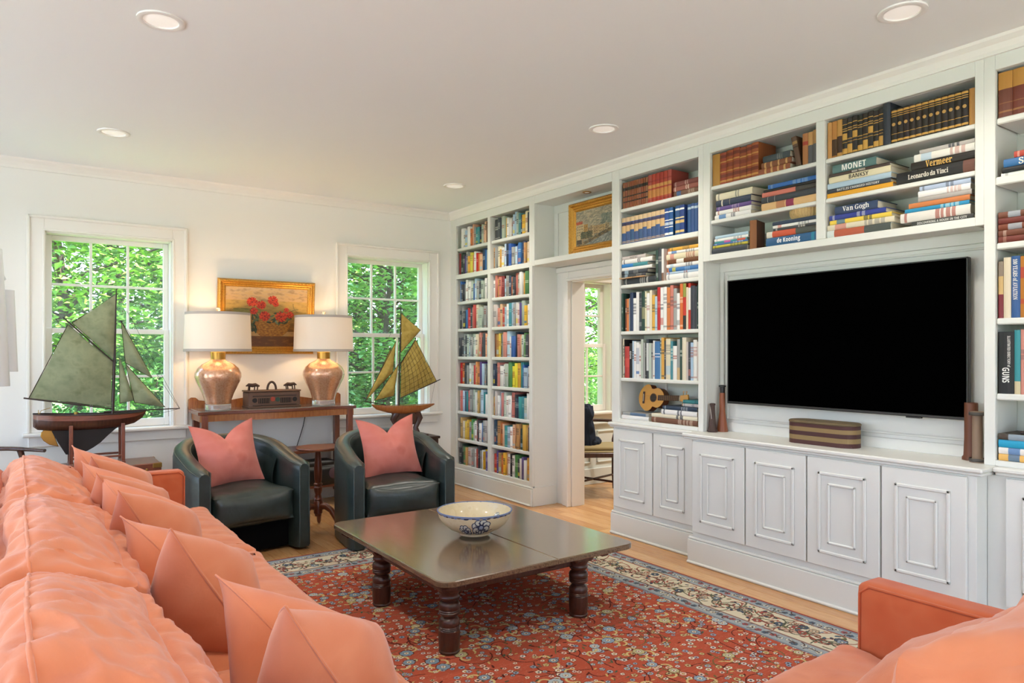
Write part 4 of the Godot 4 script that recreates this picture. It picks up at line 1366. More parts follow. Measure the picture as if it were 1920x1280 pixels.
	# worn paler knots scattered over all
	for i in 26000:
		var x := g.randi() % W
		var y := g.randi() % H
		img.fill_rect(Rect2i(x, y, 2 + g.randi() % 3, 1), img.get_pixel(x, y).lerp(Color("cdbfae"), 0.35))
	var m := flat("rug", "ffffff", 0.95, 0.0, 0.1)
	m.albedo_texture = pic_tex(img)
	var o := thing("oriental_rug", "large red floral oriental rug with pale border under the coffee table", "rug", Vector3(RUG.position.x, 0, RUG.position.y))
	var st := mb(true)
	sheet(st, func(u: float, v: float) -> Vector3: return Vector3(u * RUG.size.x, 0.011, (1.0 - v) * RUG.size.y), 2, 2, true)
	part(st, "pile", m, o)
	var e := mb()
	var sx := RUG.size.x
	var sz := RUG.size.y
	span(e, Vector3(0, 0.001, 0), Vector3(sx, 0.0105, sz))
	part(e, "backing", flat_text("8a4038"), o)
	var bd := mb()
	tube(bd, [Vector3(0, 0.006, 0), Vector3(0, 0.006, sz)], 0.005, 6)
	tube(bd, [Vector3(sx, 0.006, 0), Vector3(sx, 0.006, sz)], 0.005, 6)
	part(bd, "selvedge", flat_text("8f3d33"), o)

# ---------------------------------------------------------------- sofas
func build_sofas() -> void:
	var V: Material = M.velvet
	var F: Material = M.velvet_frame
	# long sofa facing the television: local frame is the room's
	var s := thing("long_sofa", "long orange velvet sofa with loose cushions along the left", "sofa", Vector3(0, 0.0115, 0))
	var zf := -4.02
	var zn := -1.10
	var st := mb(true)
	cushion(st, Vector3(0.29, 0.19, (zf + zn) * 0.5), Vector3(0.84, 0.22, zn - zf - 0.02), 0.03, Vector3(0.0, 0.0, 0.0), 0.002, 3, Basis(), 10)
	part(st, "base", F, s)
	st = mb(true)
	cushion(st, Vector3(-0.135, 0.40, (zf + zn) * 0.5), Vector3(0.16, 0.62, zn - zf + 0.16), 0.05, Vector3(0.01, 0.01, 0.0), 0.003, 5, Basis(), 14)
	part(st, "back_frame", F, s)
	for z in [zf - 0.05, zn + 0.05]:
		st = mb(true)
		cushion(st, Vector3(0.31, 0.345, z), Vector3(0.80, 0.55, 0.11), 0.028, Vector3(0.0, 0.0, 0.006), 0.001, 8, Basis(), 14)
		var arm := part(st, "arm", F, s)
		var pts := []
		for q in [[-0.05, 0.612], [0.68, 0.612], [0.705, 0.59], [0.705, 0.1]]:
			pts.append(Vector3(q[0], q[1], z + 0.052))
		part(tubem(pts, 0.004, 6), "piping", F, arm)
	for q in [[0.66, -3.9], [0.66, -1.2], [-0.12, -3.9], [-0.12, -1.2]]:
		part(boxm(Vector3(q[0], 0.04, q[1]), Vector3(0.06, 0.08, 0.06), 0.004), "foot", M.dark_wood, s)
	var cz := [[-4.01, -3.0], [-2.99, -1.95], [-1.94, -1.12]]
	for i in 3:
		var z0: float = cz[i][0]
		var z1: float = cz[i][1]
		st = mb(true)
		var f := cushion(st, Vector3(0.44, 0.355, (z0 + z1) * 0.5), Vector3(0.74, 0.13, z1 - z0 - 0.012), 0.05, Vector3(0.02, 0.045, 0.0), 0.005, 20 + i, Basis(), 56, Vector3(2.5, 3, 8))
		var sc := part(st, "seat_cushion", V, s)
		part(welt(f, [Vector3(1, 0.35, -1), Vector3(1, 0.35, 1)], 0.004, 24), "welt", V, sc)
		part(welt(f, [Vector3(1, -0.5, -1), Vector3(1, -0.5, 1)], 0.004, 24), "welt", V, sc)
		st = mb(true)
		var b := Basis(Vector3.BACK, 0.20)
		f = cushion(st, Vector3(0.125, 0.545, (z0 + z1) * 0.5), Vector3(0.29, 0.40, z1 - z0 - 0.016), 0.06, Vector3(0.05, 0.06, 0.0), 0.014, 40 + i, b, 72, Vector3(5, 9, 8), Vector3(0.10, 0, 0))
		var bc := part(st, "back_cushion", V, s)
		part(welt(f, [Vector3(-0.45, 1, -1), Vector3(-0.45, 1, 1)], 0.005, 30), "welt", V, bc)
		part(welt(f, [Vector3(-0.45, -0.2, 1), Vector3(-0.45, 1, 1)], 0.005, 12), "welt", V, bc)
	# five dented pillows leaning against the back cushions
	var G := "orange pillows on the long sofa"
	var nm := ["orange velvet throw pillow at the far end of the long sofa", "second orange velvet pillow from the far end of the long sofa", "middle orange velvet pillow of five on the long sofa", "orange velvet pillow second nearest the camera on the long sofa", "orange velvet pillow nearest the camera on the long sofa"]
	var ps := [[0.455, -3.76, 0.10, 0.46, 0.0, 0.42], [0.445, -3.23, 0.06, 0.45, 0.03, 0.425], [0.488, -2.81, 0.05, 0.47, 0.05, 0.405], [0.52, -2.18, 0.20, 0.47, 0.12, 0.39], [0.625, -1.48, 0.12, 0.47, 0.15, 0.37]]
	for i in 5:
		var p: Array = ps[i]
		# the face looks to +x, tipped back
		var b := Basis(Vector3.UP, PI / 2 + p[2]) * Basis(Vector3.RIGHT, -0.54) * Basis(Vector3.BACK, -p[4])
		pillow("throw_pillow", nm[i], Vector3(p[0], p[5], p[1]), b, p[3], 0.34, 0.16, V, 60 + i, G)

	# the second sofa, cut by the lower right corner, faces the windows
	var t := thing("short_sofa", "coral velvet sofa cut off by the lower right corner of the picture", "sofa", Vector3(0, 0.0115, 0))
	var x0 := 0.885
	var x1 := 1.885
	st = mb(true)
	cushion(st, Vector3((x0 + x1) * 0.5, 0.19, -0.66), Vector3(x1 - x0, 0.22, 0.80), 0.03, Vector3.ZERO, 0.001, 4, Basis(), 10)
	part(st, "base", F, t)
	for x in [x1 + 0.055, x0 - 0.055]:
		st = mb(true)
		cushion(st, Vector3(x, 0.335, -0.63), Vector3(0.11, 0.55, 0.86), 0.028, Vector3(0.006, 0, 0), 0.001, 9, Basis(), 14)
		var arm := part(st, "arm", F, t)
		var pts := [Vector3(x - 0.052, 0.10, -1.045), Vector3(x - 0.052, 0.58, -1.045), Vector3(x - 0.052, 0.602, -1.02), Vector3(x - 0.052, 0.602, -0.22)]
		part(tubem(pts, 0.004, 6), "piping", F, arm)
	st = mb(true)
	cushion(st, Vector3((x0 + x1) * 0.5, 0.40, -0.16), Vector3(x1 - x0 + 0.2, 0.62, 0.15), 0.05, Vector3.ZERO, 0.002, 6, Basis(), 12)
	part(st, "back_frame", F, t)
	st = mb(true)
	cushion(st, Vector3((x0 + x1) * 0.5, 0.365, -0.72), Vector3(x1 - x0 - 0.01, 0.14, 0.74), 0.05, Vector3(0, 0.035, 0.02), 0.006, 25, Basis(), 34, Vector3(5, 3, 3))
	part(st, "seat_cushion", V, t)
	st = mb(true)
	cushion(st, Vector3((x0 + x1) * 0.5, 0.68, -0.36), Vector3(x1 - x0 - 0.02, 0.52, 0.25), 0.06, Vector3(0.0, 0.05, 0.04), 0.014, 45, Basis(Vector3.RIGHT, 0.2), 50, Vector3(6, 4, 4), Vector3(0, 0, -0.10))
	part(st, "back_cushion", V, t)
	for q in [[x0, -1.0], [x1, -1.0], [x0, -0.15], [x1, -0.15]]:
		part(boxm(Vector3(q[0], 0.04, q[1]), Vector3(0.06, 0.08, 0.06), 0.004), "foot", M.dark_wood, t)
	pillow("throw_pillow", "coral velvet pillow on the sofa in the lower right corner", Vector3(1.60, 0.445, -0.86), Basis(Vector3.UP, PI - 0.06) * Basis(Vector3.RIGHT, -0.9), 0.50, 0.17, 0.02, V, 71, "")

# ---------------------------------------------------------------- tub chairs
func build_tub_chairs() -> void:
	var proto := tub_chair("dark green leather tub chair beside the long sofa's far arm")
	proto.position = Vector3(1.13, 0, -4.74)
	proto.rotation.y = 0.12
	var c2 := proto.duplicate()
	c2.name = numbered("tub_chair")
	add_child(c2)
	c2.position = Vector3(2.075, 0, -4.47)
	c2.rotation.y = -0.12
	c2.set_meta("label", "dark green leather tub chair in front of the amber-sailed yacht")
	pillow("accent_pillow", "rose pink velvet pillow on the tub chair beside the sofa", Vector3(1.115, 0.405, -4.70), Basis(Vector3.UP, 0.22) * Basis(Vector3.RIGHT, -0.30) * Basis(Vector3.BACK, 0.06), 0.42, 0.19, 0.10, M.velvet_rose, 81, "rose pillows on the tub chairs")
	pillow("accent_pillow", "rose pink velvet pillow on the tub chair by the right window", Vector3(2.10, 0.405, -4.43), Basis(Vector3.UP, -0.05) * Basis(Vector3.RIGHT, -0.30) * Basis(Vector3.BACK, 0.05), 0.42, 0.19, 0.10, M.velvet_rose, 83, "rose pillows on the tub chairs")

func tub_chair(label: String) -> Node3D:
	var o := thing("tub_chair", label, "armchair", Vector3.ZERO, 0.0, "leather tub chairs")
	var L: Material = M.leather
	var R := 0.305
	var path := func(t: float) -> Array:
		# point and outward normal along the U
		var arm := 0.36
		var arc := PI * R
		var tot := arm * 2 + arc
		var s := t * tot
		if s < arm:
			return [Vector3(-R, 0, arm - s), Vector3(-1, 0, 0)]
		if s > arm + arc:
			return [Vector3(R, 0, s - arm - arc), Vector3(1, 0, 0)]
		var a := (s - arm) / R
		var d := Vector3(-cos(a), 0, -sin(a))
		return [d * R, d]
	var topy := func(t: float) -> float:
		var k := 1.0 - absf(t * 2.0 - 1.0)
		return 0.565 + 0.135 * smoothstep(0.0, 0.85, k)
	var h := 0.055
	var sec := [[-h, 0.02], [-h, 0.30], [-h, -0.055], [-h * 0.86, -0.022], [-h * 0.5, -0.004], [0.0, 0.0], [h * 0.5, -0.004], [h * 0.86, -0.022], [h, -0.055], [h, 0.30], [h * 0.94, 0.02]]
	var st := mb(true)
	var n := 44
	var rings := []
	for i in n + 1:
		var t := float(i) / n
		var q: Array = path.call(t)
		var ring := []
		# the ends of the arms are rounded over
		var e: float = min(i, n - i)
		var shrink: float = [0.62, 0.9, 1.0][min(int(e), 2)]
		for p in sec:
			var y: float = p[1] if p[1] > 0.0 else topy.call(t) + p[1] - (0.02 if e == 0 else 0.004 if e == 1 else 0.0)
			ring.append(q[0] + q[1] * p[0] * shrink + Vector3(0, y, 0))
		rings.append(ring)
	for i in n:
		for k in sec.size() - 1:
			var c: Vector3 = (rings[i][0] + rings[i][sec.size() - 1]) * 0.5 + Vector3(0, 0.2, 0)
			quad(st, rings[i][k], rings[i + 1][k], rings[i + 1][k + 1], rings[i][k + 1], c)
	st.set_smooth_group(3)
	for e in [0, n]:
		for k in range(1, sec.size() - 1):
			tri(st, rings[e][0], rings[e][k], rings[e][k + 1], Vector3(0, 0.3, 0))
	var sh := part(st, "shell", L, o)
	# stitched seams along the rim and down the arm fronts
	for off in [-0.048, 0.048]:
		var pts := []
		for i in n + 1:
			var q: Array = path.call(float(i) / n)
			pts.append(q[0] + q[1] * off * (0.66 if i == 0 or i == n else 0.95) + Vector3(0, topy.call(float(i) / n) - 0.022 - (0.012 if i == 0 or i == n else 0.0), 0))
		pts.push_front(pts[0] + Vector3(0, -0.5, 0.004))
		pts.append(pts[pts.size() - 1] + Vector3(0, -0.5, 0.004))
		part(tubem(pts, 0.0035, 5), "seam", L, sh)
	# seat: bulging leather block, drawn down at the front
	st = mb(true)
	cushion(st, Vector3(0, 0.30, 0.045), Vector3(0.505, 0.19, 0.60), 0.06, Vector3(0, 0.03, 0.015), 0.004, 31, Basis(), 26, Vector3(4, 4, 4))
	part(st, "seat", L, o)
	# inner back, softly padded
	st = mb(true)
	sheet(st, func(u: float, v: float) -> Vector3:
		var a := lerpf(-0.35, PI + 0.35, u)
		var r := R - 0.05 - 0.022 * sin(v * PI) - 0.003 * sin(u * 46.0) * sin(v * PI)
		var z := -sin(a) * r
		return Vector3(-cos(a) * r, lerpf(0.30, 0.655 - 0.10 * (1.0 - sin(clampf(a, 0, PI))), v), z), 60, 10)
	part(st, "inner_back", L, o)
	part(boxm(Vector3(0, 0.115, 0.02), Vector3(0.50, 0.19, 0.46), 0.005), "base", M.black_cloth, o)
	return o

# ---------------------------------------------------------------- coffee table and candle stand
func rounded(w: float, d: float, r: float, n := 6) -> PackedVector2Array:
	var p := PackedVector2Array()
	for q in [[1, 1, 0.0], [-1, 1, PI / 2], [-1, -1, PI], [1, -1, PI * 1.5]]:
		for k in n + 1:
			var a: float = q[2] + PI / 2 * k / n
			p.append(Vector2(q[0] * (w / 2 - r) + cos(a) * r, q[1] * (d / 2 - r) + sin(a) * r))
	return p

func build_tables() -> void:
	var flatb := Basis(Vector3.RIGHT, PI / 2)     # xy outline laid flat
	var x0 := 1.375
	var x1 := 2.445
	var z0 := -3.69
	var z1 := -2.46
	var yt := 0.33
	var t := thing("coffee_table", "low square dark wood coffee table on turned legs", "coffee table", Vector3((x0 + x1) / 2, 0.011, (z0 + z1) / 2))
	var w := x1 - x0
	var d := z1 - z0
	# two leaves with a joint along x
	var full := rounded(w, d, 0.06)
	var split := 0.055
	for s in [0, 1]:
		var clip: PackedVector2Array
		if s == 0:
			clip = pv([-2, -2, split - 0.0008, -2, split - 0.0008, 2, -2, 2])
		else:
			clip = pv([split + 0.0008, -2, 2, -2, 2, 2, split + 0.0008, 2])
		var r := Geometry2D.intersect_polygons(full, clip)
		part(slabm(r[0], 0.026, Vector3(0, yt - 0.024, 0), flatb, 0.004), "top_leaf", M.walnut_top, t)
	# rails and the slides that carry the leaves
	for q in [[1.45, 2.17, -2.56, 0.03], [1.45, 2.17, -3.20, 0.03]]:
		part(spanm(Vector3(q[0] - t.position.x, 0.235, q[2] - q[3] - t.position.z), Vector3(q[1] - t.position.x, 0.292, q[2] + q[3] - t.position.z - 0.03), 0.003), "rail", M.walnut_leg, t)
	for q in [1.46, 2.16]:
		part(spanm(Vector3(q - 0.02 - t.position.x, 0.235, -3.22 - t.position.z), Vector3(q + 0.012 - t.position.x, 0.292, -2.54 - t.position.z), 0.003), "rail", M.walnut_leg, t)
	for q in [1.60, 1.98, 2.30]:
		part(spanm(Vector3(q - 0.022 - t.position.x, 0.262, -3.62 - t.position.z), Vector3(q + 0.022 - t.position.x, 0.292, -2.52 - t.position.z), 0.006), "slide", M.walnut_leg, t)
	for q in [1.42, 1.46]:
		part(spanm(Vector3(q - 0.02 - t.position.x, 0.266, -3.60 - t.position.z), Vector3(q + 0.0 - t.position.x, 0.292, -3.52 - t.position.z), 0.004), "slide_end", M.walnut_leg, t)
	var leg := pf([0.0, 0.0, 0.040, 0.0, 0.044, 0.006, 0.044, 0.010, 0.041, 0.014, 0.043, 0.02, 0.045, 0.05, 0.045, 0.095, 0.042, 0.098, 0.045, 0.101, 0.042, 0.105, 0.045, 0.108, 0.042, 0.112, 0.044, 0.118, 0.044, 0.132, 0.036, 0.144, 0.030, 0.149, 0.034, 0.154, 0.043, 0.160, 0.045, 0.168, 0.042, 0.172, 0.045, 0.176, 0.042, 0.180, 0.045, 0.184, 0.045, 0.200, 0.040, 0.209, 0.033, 0.214, 0.036, 0.219, 0.042, 0.224, 0.044, 0.232, 0.040, 0.238, 0.040, 0.245, 0.044, 0.250, 0.048, 0.258, 0.046, 0.268, 0.046, 0.29])
	var legm: Mesh
	for q in [[1.457, -2.548], [1.457, -3.215], [2.16, -2.556], [2.16, -3.215]]:
		var at := Vector3(q[0] - t.position.x, 0, q[1] - t.position.z)
		if legm == null:
			var p := part(lathem(leg, 28), "leg", M.walnut_leg, t)
			legm = p.mesh
			p.position = at
		else:
			mpart(legm, "leg", M.walnut_leg, t, at)
	# carved corner block above each leg
	for q in [[1.457, -2.548], [1.457, -3.215], [2.16, -2.556], [2.16, -3.215]]:
		part(boxm(Vector3(q[0] - t.position.x, 0.275, q[1] - t.position.z), Vector3(0.115, 0.034, 0.105), 0.012), "corner_block", M.walnut_leg, t)

	# china bowl
	var img := Image.create(1024, 320, false, Image.FORMAT_RGB8)
	img.fill(Color("dccaa2"))
	var g := RandomNumberGenerator.new()
	g.seed = 5
	for i in 500:
		dot(img, g.randf() * 1024, g.randf() * 320, 3 + g.randf() * 10, Color("dccaa2").lerp([Color("d3be94"), Color("e2d3b0")][g.randi() % 2], 0.4))
	var ink := Color("2a3350")
	# profile rows: the wall outside is 0.12..0.44 of v, inside 0.56..0.9
	for u in [0.02, 0.36, 0.70]:
		peony(img, Vector2(u * 1024 + 4, 96), 44, ink)
		peony(img, Vector2(u * 1024 + 84, 76), 32, ink)
		for k in 9:
			oval(img, u * 1024 - 40 + k * 16, 62 + g.randf() * 16, 10, 4.5, g.randf() * TAU, ink)
		curl(img, Vector2(u * 1024 - 62, 84), -0.3, 70, 0.8, 2.0, ink)
		peony(img, Vector2(u * 1024 - 60, 252), 26, ink)
		peony(img, Vector2(u * 1024 + 6, 256), 20, ink)
		oval(img, u * 1024 + 40, 250, 14, 5, 0.4, ink)
	img.fill_rect(Rect2i(0, 150, 1024, 20), Color("44598a"))
	for k in 64:
		dot(img, k * 16 + 8, 148 + (k % 3) * 3, 8 + (k * 7) % 5, ink if k % 2 else Color("5d73a5"))
		dot(img, k * 16, 172 + (k % 4) * 2, 6 + (k * 5) % 5, ink)
	img.fill_rect(Rect2i(0, 154, 1024, 8), Color("d7d3c4"))
	var cm := flat("china", "ffffff", 0.14)
	cm.albedo_texture = pic_tex(img)
	cm.clearcoat_enabled = true
	cm.clearcoat = 0.6
	var b := thing("china_bowl", "cream china bowl with dark blue flowers on the coffee table", "bowl", Vector3(1.873, 0.342, -3.02), 0.35)
	var st := mb(true)
	# equal steps of v: base, wall, rim, lining
	lathe(st, pf([0.0, 0.004, 0.078, 0.0, 0.082, 0.010, 0.125, 0.030, 0.160, 0.058, 0.180, 0.088, 0.183, 0.106, 0.188, 0.118, 0.182, 0.119, 0.176, 0.106, 0.172, 0.088, 0.152, 0.060, 0.118, 0.034, 0.07, 0.020, 0.0, 0.016]), 56, Vector3.ZERO, Basis(), true)
	part(st, "body", cm, b)
	var rr := []
	for k in 49:
		rr.append(Vector3(cos(TAU * k / 48) * 0.186, 0.119, sin(TAU * k / 48) * 0.186))
	part(tubem(rr, 0.0035, 6), "rim", flat_text("6478a2"), b)

	# tripod stand between the chairs
	var s := thing("candle_stand", "small round dark mahogany tripod stand between the two tub chairs", "side table", Vector3(1.72, 0, -4.86))
	part(lathem(pf([0.0, 0.568, 0.142, 0.568, 0.150, 0.572, 0.152, 0.580, 0.148, 0.586, 0.0, 0.586]), 40), "top", M.mahogany, s)
	part(lathem(pf([0.0, 0.10, 0.022, 0.10, 0.024, 0.115, 0.030, 0.12, 0.032, 0.20, 0.026, 0.21, 0.032, 0.218, 0.026, 0.226, 0.020, 0.25, 0.027, 0.275, 0.030, 0.30, 0.022, 0.312, 0.030, 0.318, 0.030, 0.326, 0.022, 0.334, 0.026, 0.36, 0.028, 0.42, 0.022, 0.50, 0.019, 0.55, 0.030, 0.568, 0.0, 0.568]), 24), "column", M.mahogany_up, s)
	for k in 3:
		var a := TAU * k / 3.0 + 0.9
		var dd := Vector3(cos(a), 0, sin(a))
		var pts := []
		for q in [[0.02, 0.165], [0.06, 0.172], [0.105, 0.145], [0.145, 0.085], [0.168, 0.03], [0.195, 0.012]]:
			pts.append(dd * q[0] + Vector3(0, q[1], 0))
		part(tubem(pts, [0.024, 0.024, 0.021, 0.018, 0.015, 0.011], 10), "foot", M.mahogany_up, s)

func peony(img: Image, c: Vector2, r: float, ink: Color) -> void:
	var n := 8
	for i in n:
		var q := c + Vector2.from_angle(TAU * i / n + 0.3) * r * 0.62
		dot(img, q.x, q.y, r * 0.40, ink)
		dot(img, q.x, q.y, r * 0.31, Color("cfd0c4"))
		stroke(img, [c, q], 1.2, ink)
	dot(img, c.x, c.y, r * 0.34, ink)
	dot(img, c.x, c.y, r * 0.2, Color("9aa6be"))

# ---------------------------------------------------------------- console table and what stands on it
func build_console_group() -> void:
	var x0 := 1.06
	var x1 := 2.275
	var zb := -5.885
	var zf := -5.50
	var yt := 0.815
	var t := thing("console_table", "mahogany console table with shaped front and raised back between the windows", "console table", Vector3((x0 + x1) / 2, 0, (zb + zf) / 2))
	var w := x1 - x0
	var d := zf - zb
	var flatb := Basis(Vector3.RIGHT, PI / 2)
	# serpentine front
	var outline := PackedVector2Array([Vector2(-w / 2, -d / 2)])
	var front := []
	for k in 33:
		var u := k / 32.0
		front.append(Vector2(lerpf(-w / 2, w / 2, u), d / 2 - 0.018 + 0.018 * cos((u - 0.5) * TAU * 1.5) * (1.0 if absf(u - 0.5) < 0.34 else 1.0)))
	for p in front:
		outline.append(p)
	outline.append(Vector2(w / 2, -d / 2))
	part(slabm(outline, 0.024, Vector3(0, yt - 0.016, 0), flatb, 0.003), "top", M.mahogany, t)
	var fr := mb()
	for k in 32:
		var p: Vector2 = front[k]
		var q: Vector2 = front[k + 1]
		var e := Vector3(0, 0, -0.02)
		quad(fr, Vector3(p.x * 0.97, yt - 0.078, p.y - 0.014), Vector3(q.x * 0.97, yt - 0.078, q.y - 0.014), Vector3(q.x * 0.97, yt - 0.028, q.y - 0.014), Vector3(p.x * 0.97, yt - 0.028, p.y - 0.014), Vector3(p.x, yt, -5))
		quad(fr, Vector3(p.x * 0.97, yt - 0.078, p.y - 0.014), Vector3(q.x * 0.97, yt - 0.078, q.y - 0.014), Vector3(q.x * 0.97, yt - 0.078, q.y - 0.034), Vector3(p.x * 0.97, yt - 0.078, p.y - 0.034), Vector3(p.x, 5, 0))
		quad(fr, Vector3(p.x * 0.97, yt - 0.078, p.y - 0.034), Vector3(q.x * 0.97, yt - 0.078, q.y - 0.034), Vector3(q.x * 0.97, yt - 0.028, q.y - 0.034), Vector3(p.x * 0.97, yt - 0.028, p.y - 0.034), Vector3(p.x, yt, 5))
	part(fr, "frieze", M.satinwood, t)
	for s in [-1.0, 1.0]:
		part(boxm(Vector3(s * (w / 2 - 0.03), yt - 0.055, 0), Vector3(0.02, 0.05, d - 0.05), 0.002), "end_rail", M.satinwood, t)
	part(boxm(Vector3(0, yt - 0.055, -d / 2 + 0.02), Vector3(w - 0.06, 0.05, 0.02), 0.002), "back_rail", M.satinwood, t)
	for q in [[-1, 1], [1, 1], [-1, -1], [1, -1]]:
		var lx: float = q[0] * (w / 2 - 0.048)
		var lz: float = q[1] * (d / 2 - 0.045)
		part(boxm(Vector3(lx, 0.43, lz), Vector3(0.046, 0.71, 0.042), 0.003), "leg", M.mahogany_up, t)
		part(boxm(Vector3(lx, 0.04, lz), Vector3(0.034, 0.08, 0.032), 0.006), "foot", M.mahogany_up, t)
	for y in [0.455, 0.165]:
		var so := PackedVector2Array([Vector2(-w / 2 + 0.03, -d / 2 + 0.01)])
		for k in 33:
			so.append(Vector2(front[k].x * 0.93, front[k].y - 0.05))
		so.append(Vector2(w / 2 - 0.03, -d / 2 + 0.01))
		part(slabm(so, 0.026, Vector3(0, y, 0), flatb, 0.002), "shelf", M.mahogany, t)
	# low shaped gallery at the back and returns at the ends
	var gal := PackedVector2Array([Vector2(-w / 2, 0), Vector2(-w / 2, 0.075), Vector2(-w / 2 + 0.02, 0.09), Vector2(-w / 2 + 0.05, 0.088), Vector2(-w / 2 + 0.075, 0.066), Vector2(-w / 2 + 0.16, 0.055)])
	for k in 13:
		var u := k / 12.0
		gal.append(Vector2(lerpf(-0.36, 0.36, u), 0.05 + 0.04 * sin(u * PI)))
	for p in [Vector2(w / 2 - 0.16, 0.055), Vector2(w / 2 - 0.075, 0.066), Vector2(w / 2 - 0.05, 0.088), Vector2(w / 2 - 0.02, 0.09), Vector2(w / 2, 0.075), Vector2(w / 2, 0)]:
		gal.append(p)
	part(slabm(gal, 0.016, Vector3(0, yt - 0.004, -d / 2 + 0.010)), "gallery", M.satinwood, t)
	# sheet of plate glass
	var gl := thing("glass_sheet", "clear plate glass laid on the console table top", "glass top", Vector3((x0 + x1) / 2, yt - 0.0035, (zb + zf) / 2 + 0.012))
	var go := PackedVector2Array()
	for p in outline:
		go.append(p * 0.985 + Vector2(0, 0.01))
	part(slabm(go, 0.007, Vector3(0, 0.0038, 0), flatb), "sheet", M.glass_top, gl)

	# two lamps
	var lamp := make_lamp("lit table lamp with copper mercury glass jar, left on the console")
	lamp.position = Vector3(1.216, yt + 0.0045, -5.60)
	var l2 := lamp.duplicate()
	l2.name = numbered("table_lamp")
	add_child(l2)
	l2.position = Vector3(2.028, yt + 0.0045, -5.60)
	l2.rotation.y = 1.3
	l2.set_meta("label", "lit table lamp with copper mercury glass jar, right on the console")
	for x in [1.216, 2.028]:
		var o := OmniLight3D.new()
		o.name = numbered("table_lamp_glow")
		o.position = Vector3(x, yt + 0.595, -5.60)
		o.light_color = Color(1.0, 0.84, 0.63)
		o.light_energy = LAMP_ENERGY
		o.light_size = 0.03
		o.omni_range = 12.0
		o.omni_attenuation = 2.0
		o.shadow_enabled = true
		add_child(o)

	# the old cast box with figures for handles
	var bx := thing("cast_metal_box", "old brown cast metal box with pierced front and animal finials", "box", Vector3(1.63, yt + 0.0045, -5.665), 0.02)
	part(boxm(Vector3(0, 0.066, 0), Vector3(0.40, 0.118, 0.17), 0.008), "body", M.bronze, bx)
	part(boxm(Vector3(0, 0.128, 0), Vector3(0.41, 0.012, 0.18), 0.004), "lid", M.bronze, bx)
	part(boxm(Vector3(0, 0.006, 0), Vector3(0.41, 0.012, 0.18), 0.003), "plinth", M.bronze, bx)
	# raised frame and pierced shapes on the front
	for q in [[0, 0.092, 0.34, 0.010], [0, 0.022, 0.34, 0.008]]:
		part(boxm(Vector3(q[0], q[1], 0.087), Vector3(q[2], q[3], 0.006), 0.002), "front_rib", M.iron, bx)
	for q in [[-0.085, 0.14], [0.085, 0.14]]:
		part(boxm(Vector3(q[0], 0.055, 0.0855), Vector3(0.085, 0.04, 0.004), 0.001), "grille_panel", M.iron_dark, bx)
		for k in 6:
			part(boxm(Vector3(q[0] - 0.035 + k * 0.014, 0.055, 0.088), Vector3(0.004, 0.038, 0.004)), "grille_bar", M.bronze, bx)
	for q in [[-0.018, 0.066, "a2402c"], [0.02, 0.062, "2f4a3c"], [-0.155, 0.06, "201b19"], [0.155, 0.06, "201b19"]]:
		part(lathem(pf([0.0, 0.0, 0.018, 0.0, 0.018, 0.004, 0.0, 0.005]), 16, Vector3(q[0], q[1], 0.085), Basis(Vector3.RIGHT, PI / 2)), "inset", flat_text(q[2]), bx)
	var arch := []
	for k in 13:
		var a := PI * k / 12
		arch.append(Vector3(cos(a) * 0.034, 0.134 + sin(a) * 0.062, 0))
	part(tubem(arch, 0.009, 8), "handle", M.iron, bx)
	for s in [-1.0, 1.0]:
		var pts := []
		for q in [[0.095, 0.165], [0.125, 0.176], [0.15, 0.172], [0.178, 0.178], [0.198, 0.168]]:
			pts.append(Vector3(s * q[0], q[1], 0))
		var an := mb(true)
		tube(an, pts, [0.006, 0.014, 0.015, 0.012, 0.004], 8)
		for lx in [0.11, 0.128, 0.165, 0.178]:
			tube(an, [Vector3(s * lx, 0.17, 0.008 if lx < 0.12 or lx > 0.17 else -0.008), Vector3(s * (lx + 0.004), 0.133, 0.008 if lx < 0.12 or lx > 0.17 else -0.008)], 0.005, 6)
		part(an, "animal_finial", M.iron, bx)

	# gilt framed painting leaning off the wall
	var pi := thing("flower_painting", "gilt framed painting of red flowers in an ochre bowl above the console", "painting", Vector3(1.655, 1.535, ZF + 0.030))
	pi.rotation.x = 0.085
	gilt_frame(pi, 0.775, 0.60, 0.062, 0.045, flower_canvas())

	# things on the console's lower shelf
	var bag := thing("leather_case", "black leather case on the low shelf of the console", "case", Vector3(1.99, 0.178, -5.66))
	var st := mb(true)
	cushion(st, Vector3(0, 0.075, 0), Vector3(0.30, 0.15, 0.20), 0.035, Vector3(0.01, 0.02, 0.01), 0.006, 91, Basis(), 16)
	part(st, "body", M.black_plastic, bag)
	st = mb(true)
	cushion(st, Vector3(0, 0.165, 0), Vector3(0.26, 0.05, 0.17), 0.022, Vector3(0, 0.01, 0), 0.003, 92, Basis(), 12)
	part(st, "lid", M.black_plastic, bag)
	part(lathem(pf([0.0, 0.0, 0.045, 0.0, 0.045, 0.012, 0.035, 0.016, 0.0, 0.014]), 20, Vector3(0.11, 0.09, 0.10), Basis(Vector3.RIGHT, PI / 2)), "round_clasp", flat_text("5a4248"), bag)
	# cable hanging behind the console
	var cab := thing("lamp_cord", "thin lamp cord hanging down the wall under the console", "cord", Vector3(1.93, 0, ZF + 0.012))
	part(tubem([Vector3(0.06, 0.76, 0), Vector3(0.03, 0.62, 0.0), Vector3(-0.03, 0.44, 0.005), Vector3(-0.06, 0.30, 0)], 0.003, 6), "cord", M.rigging, cab)

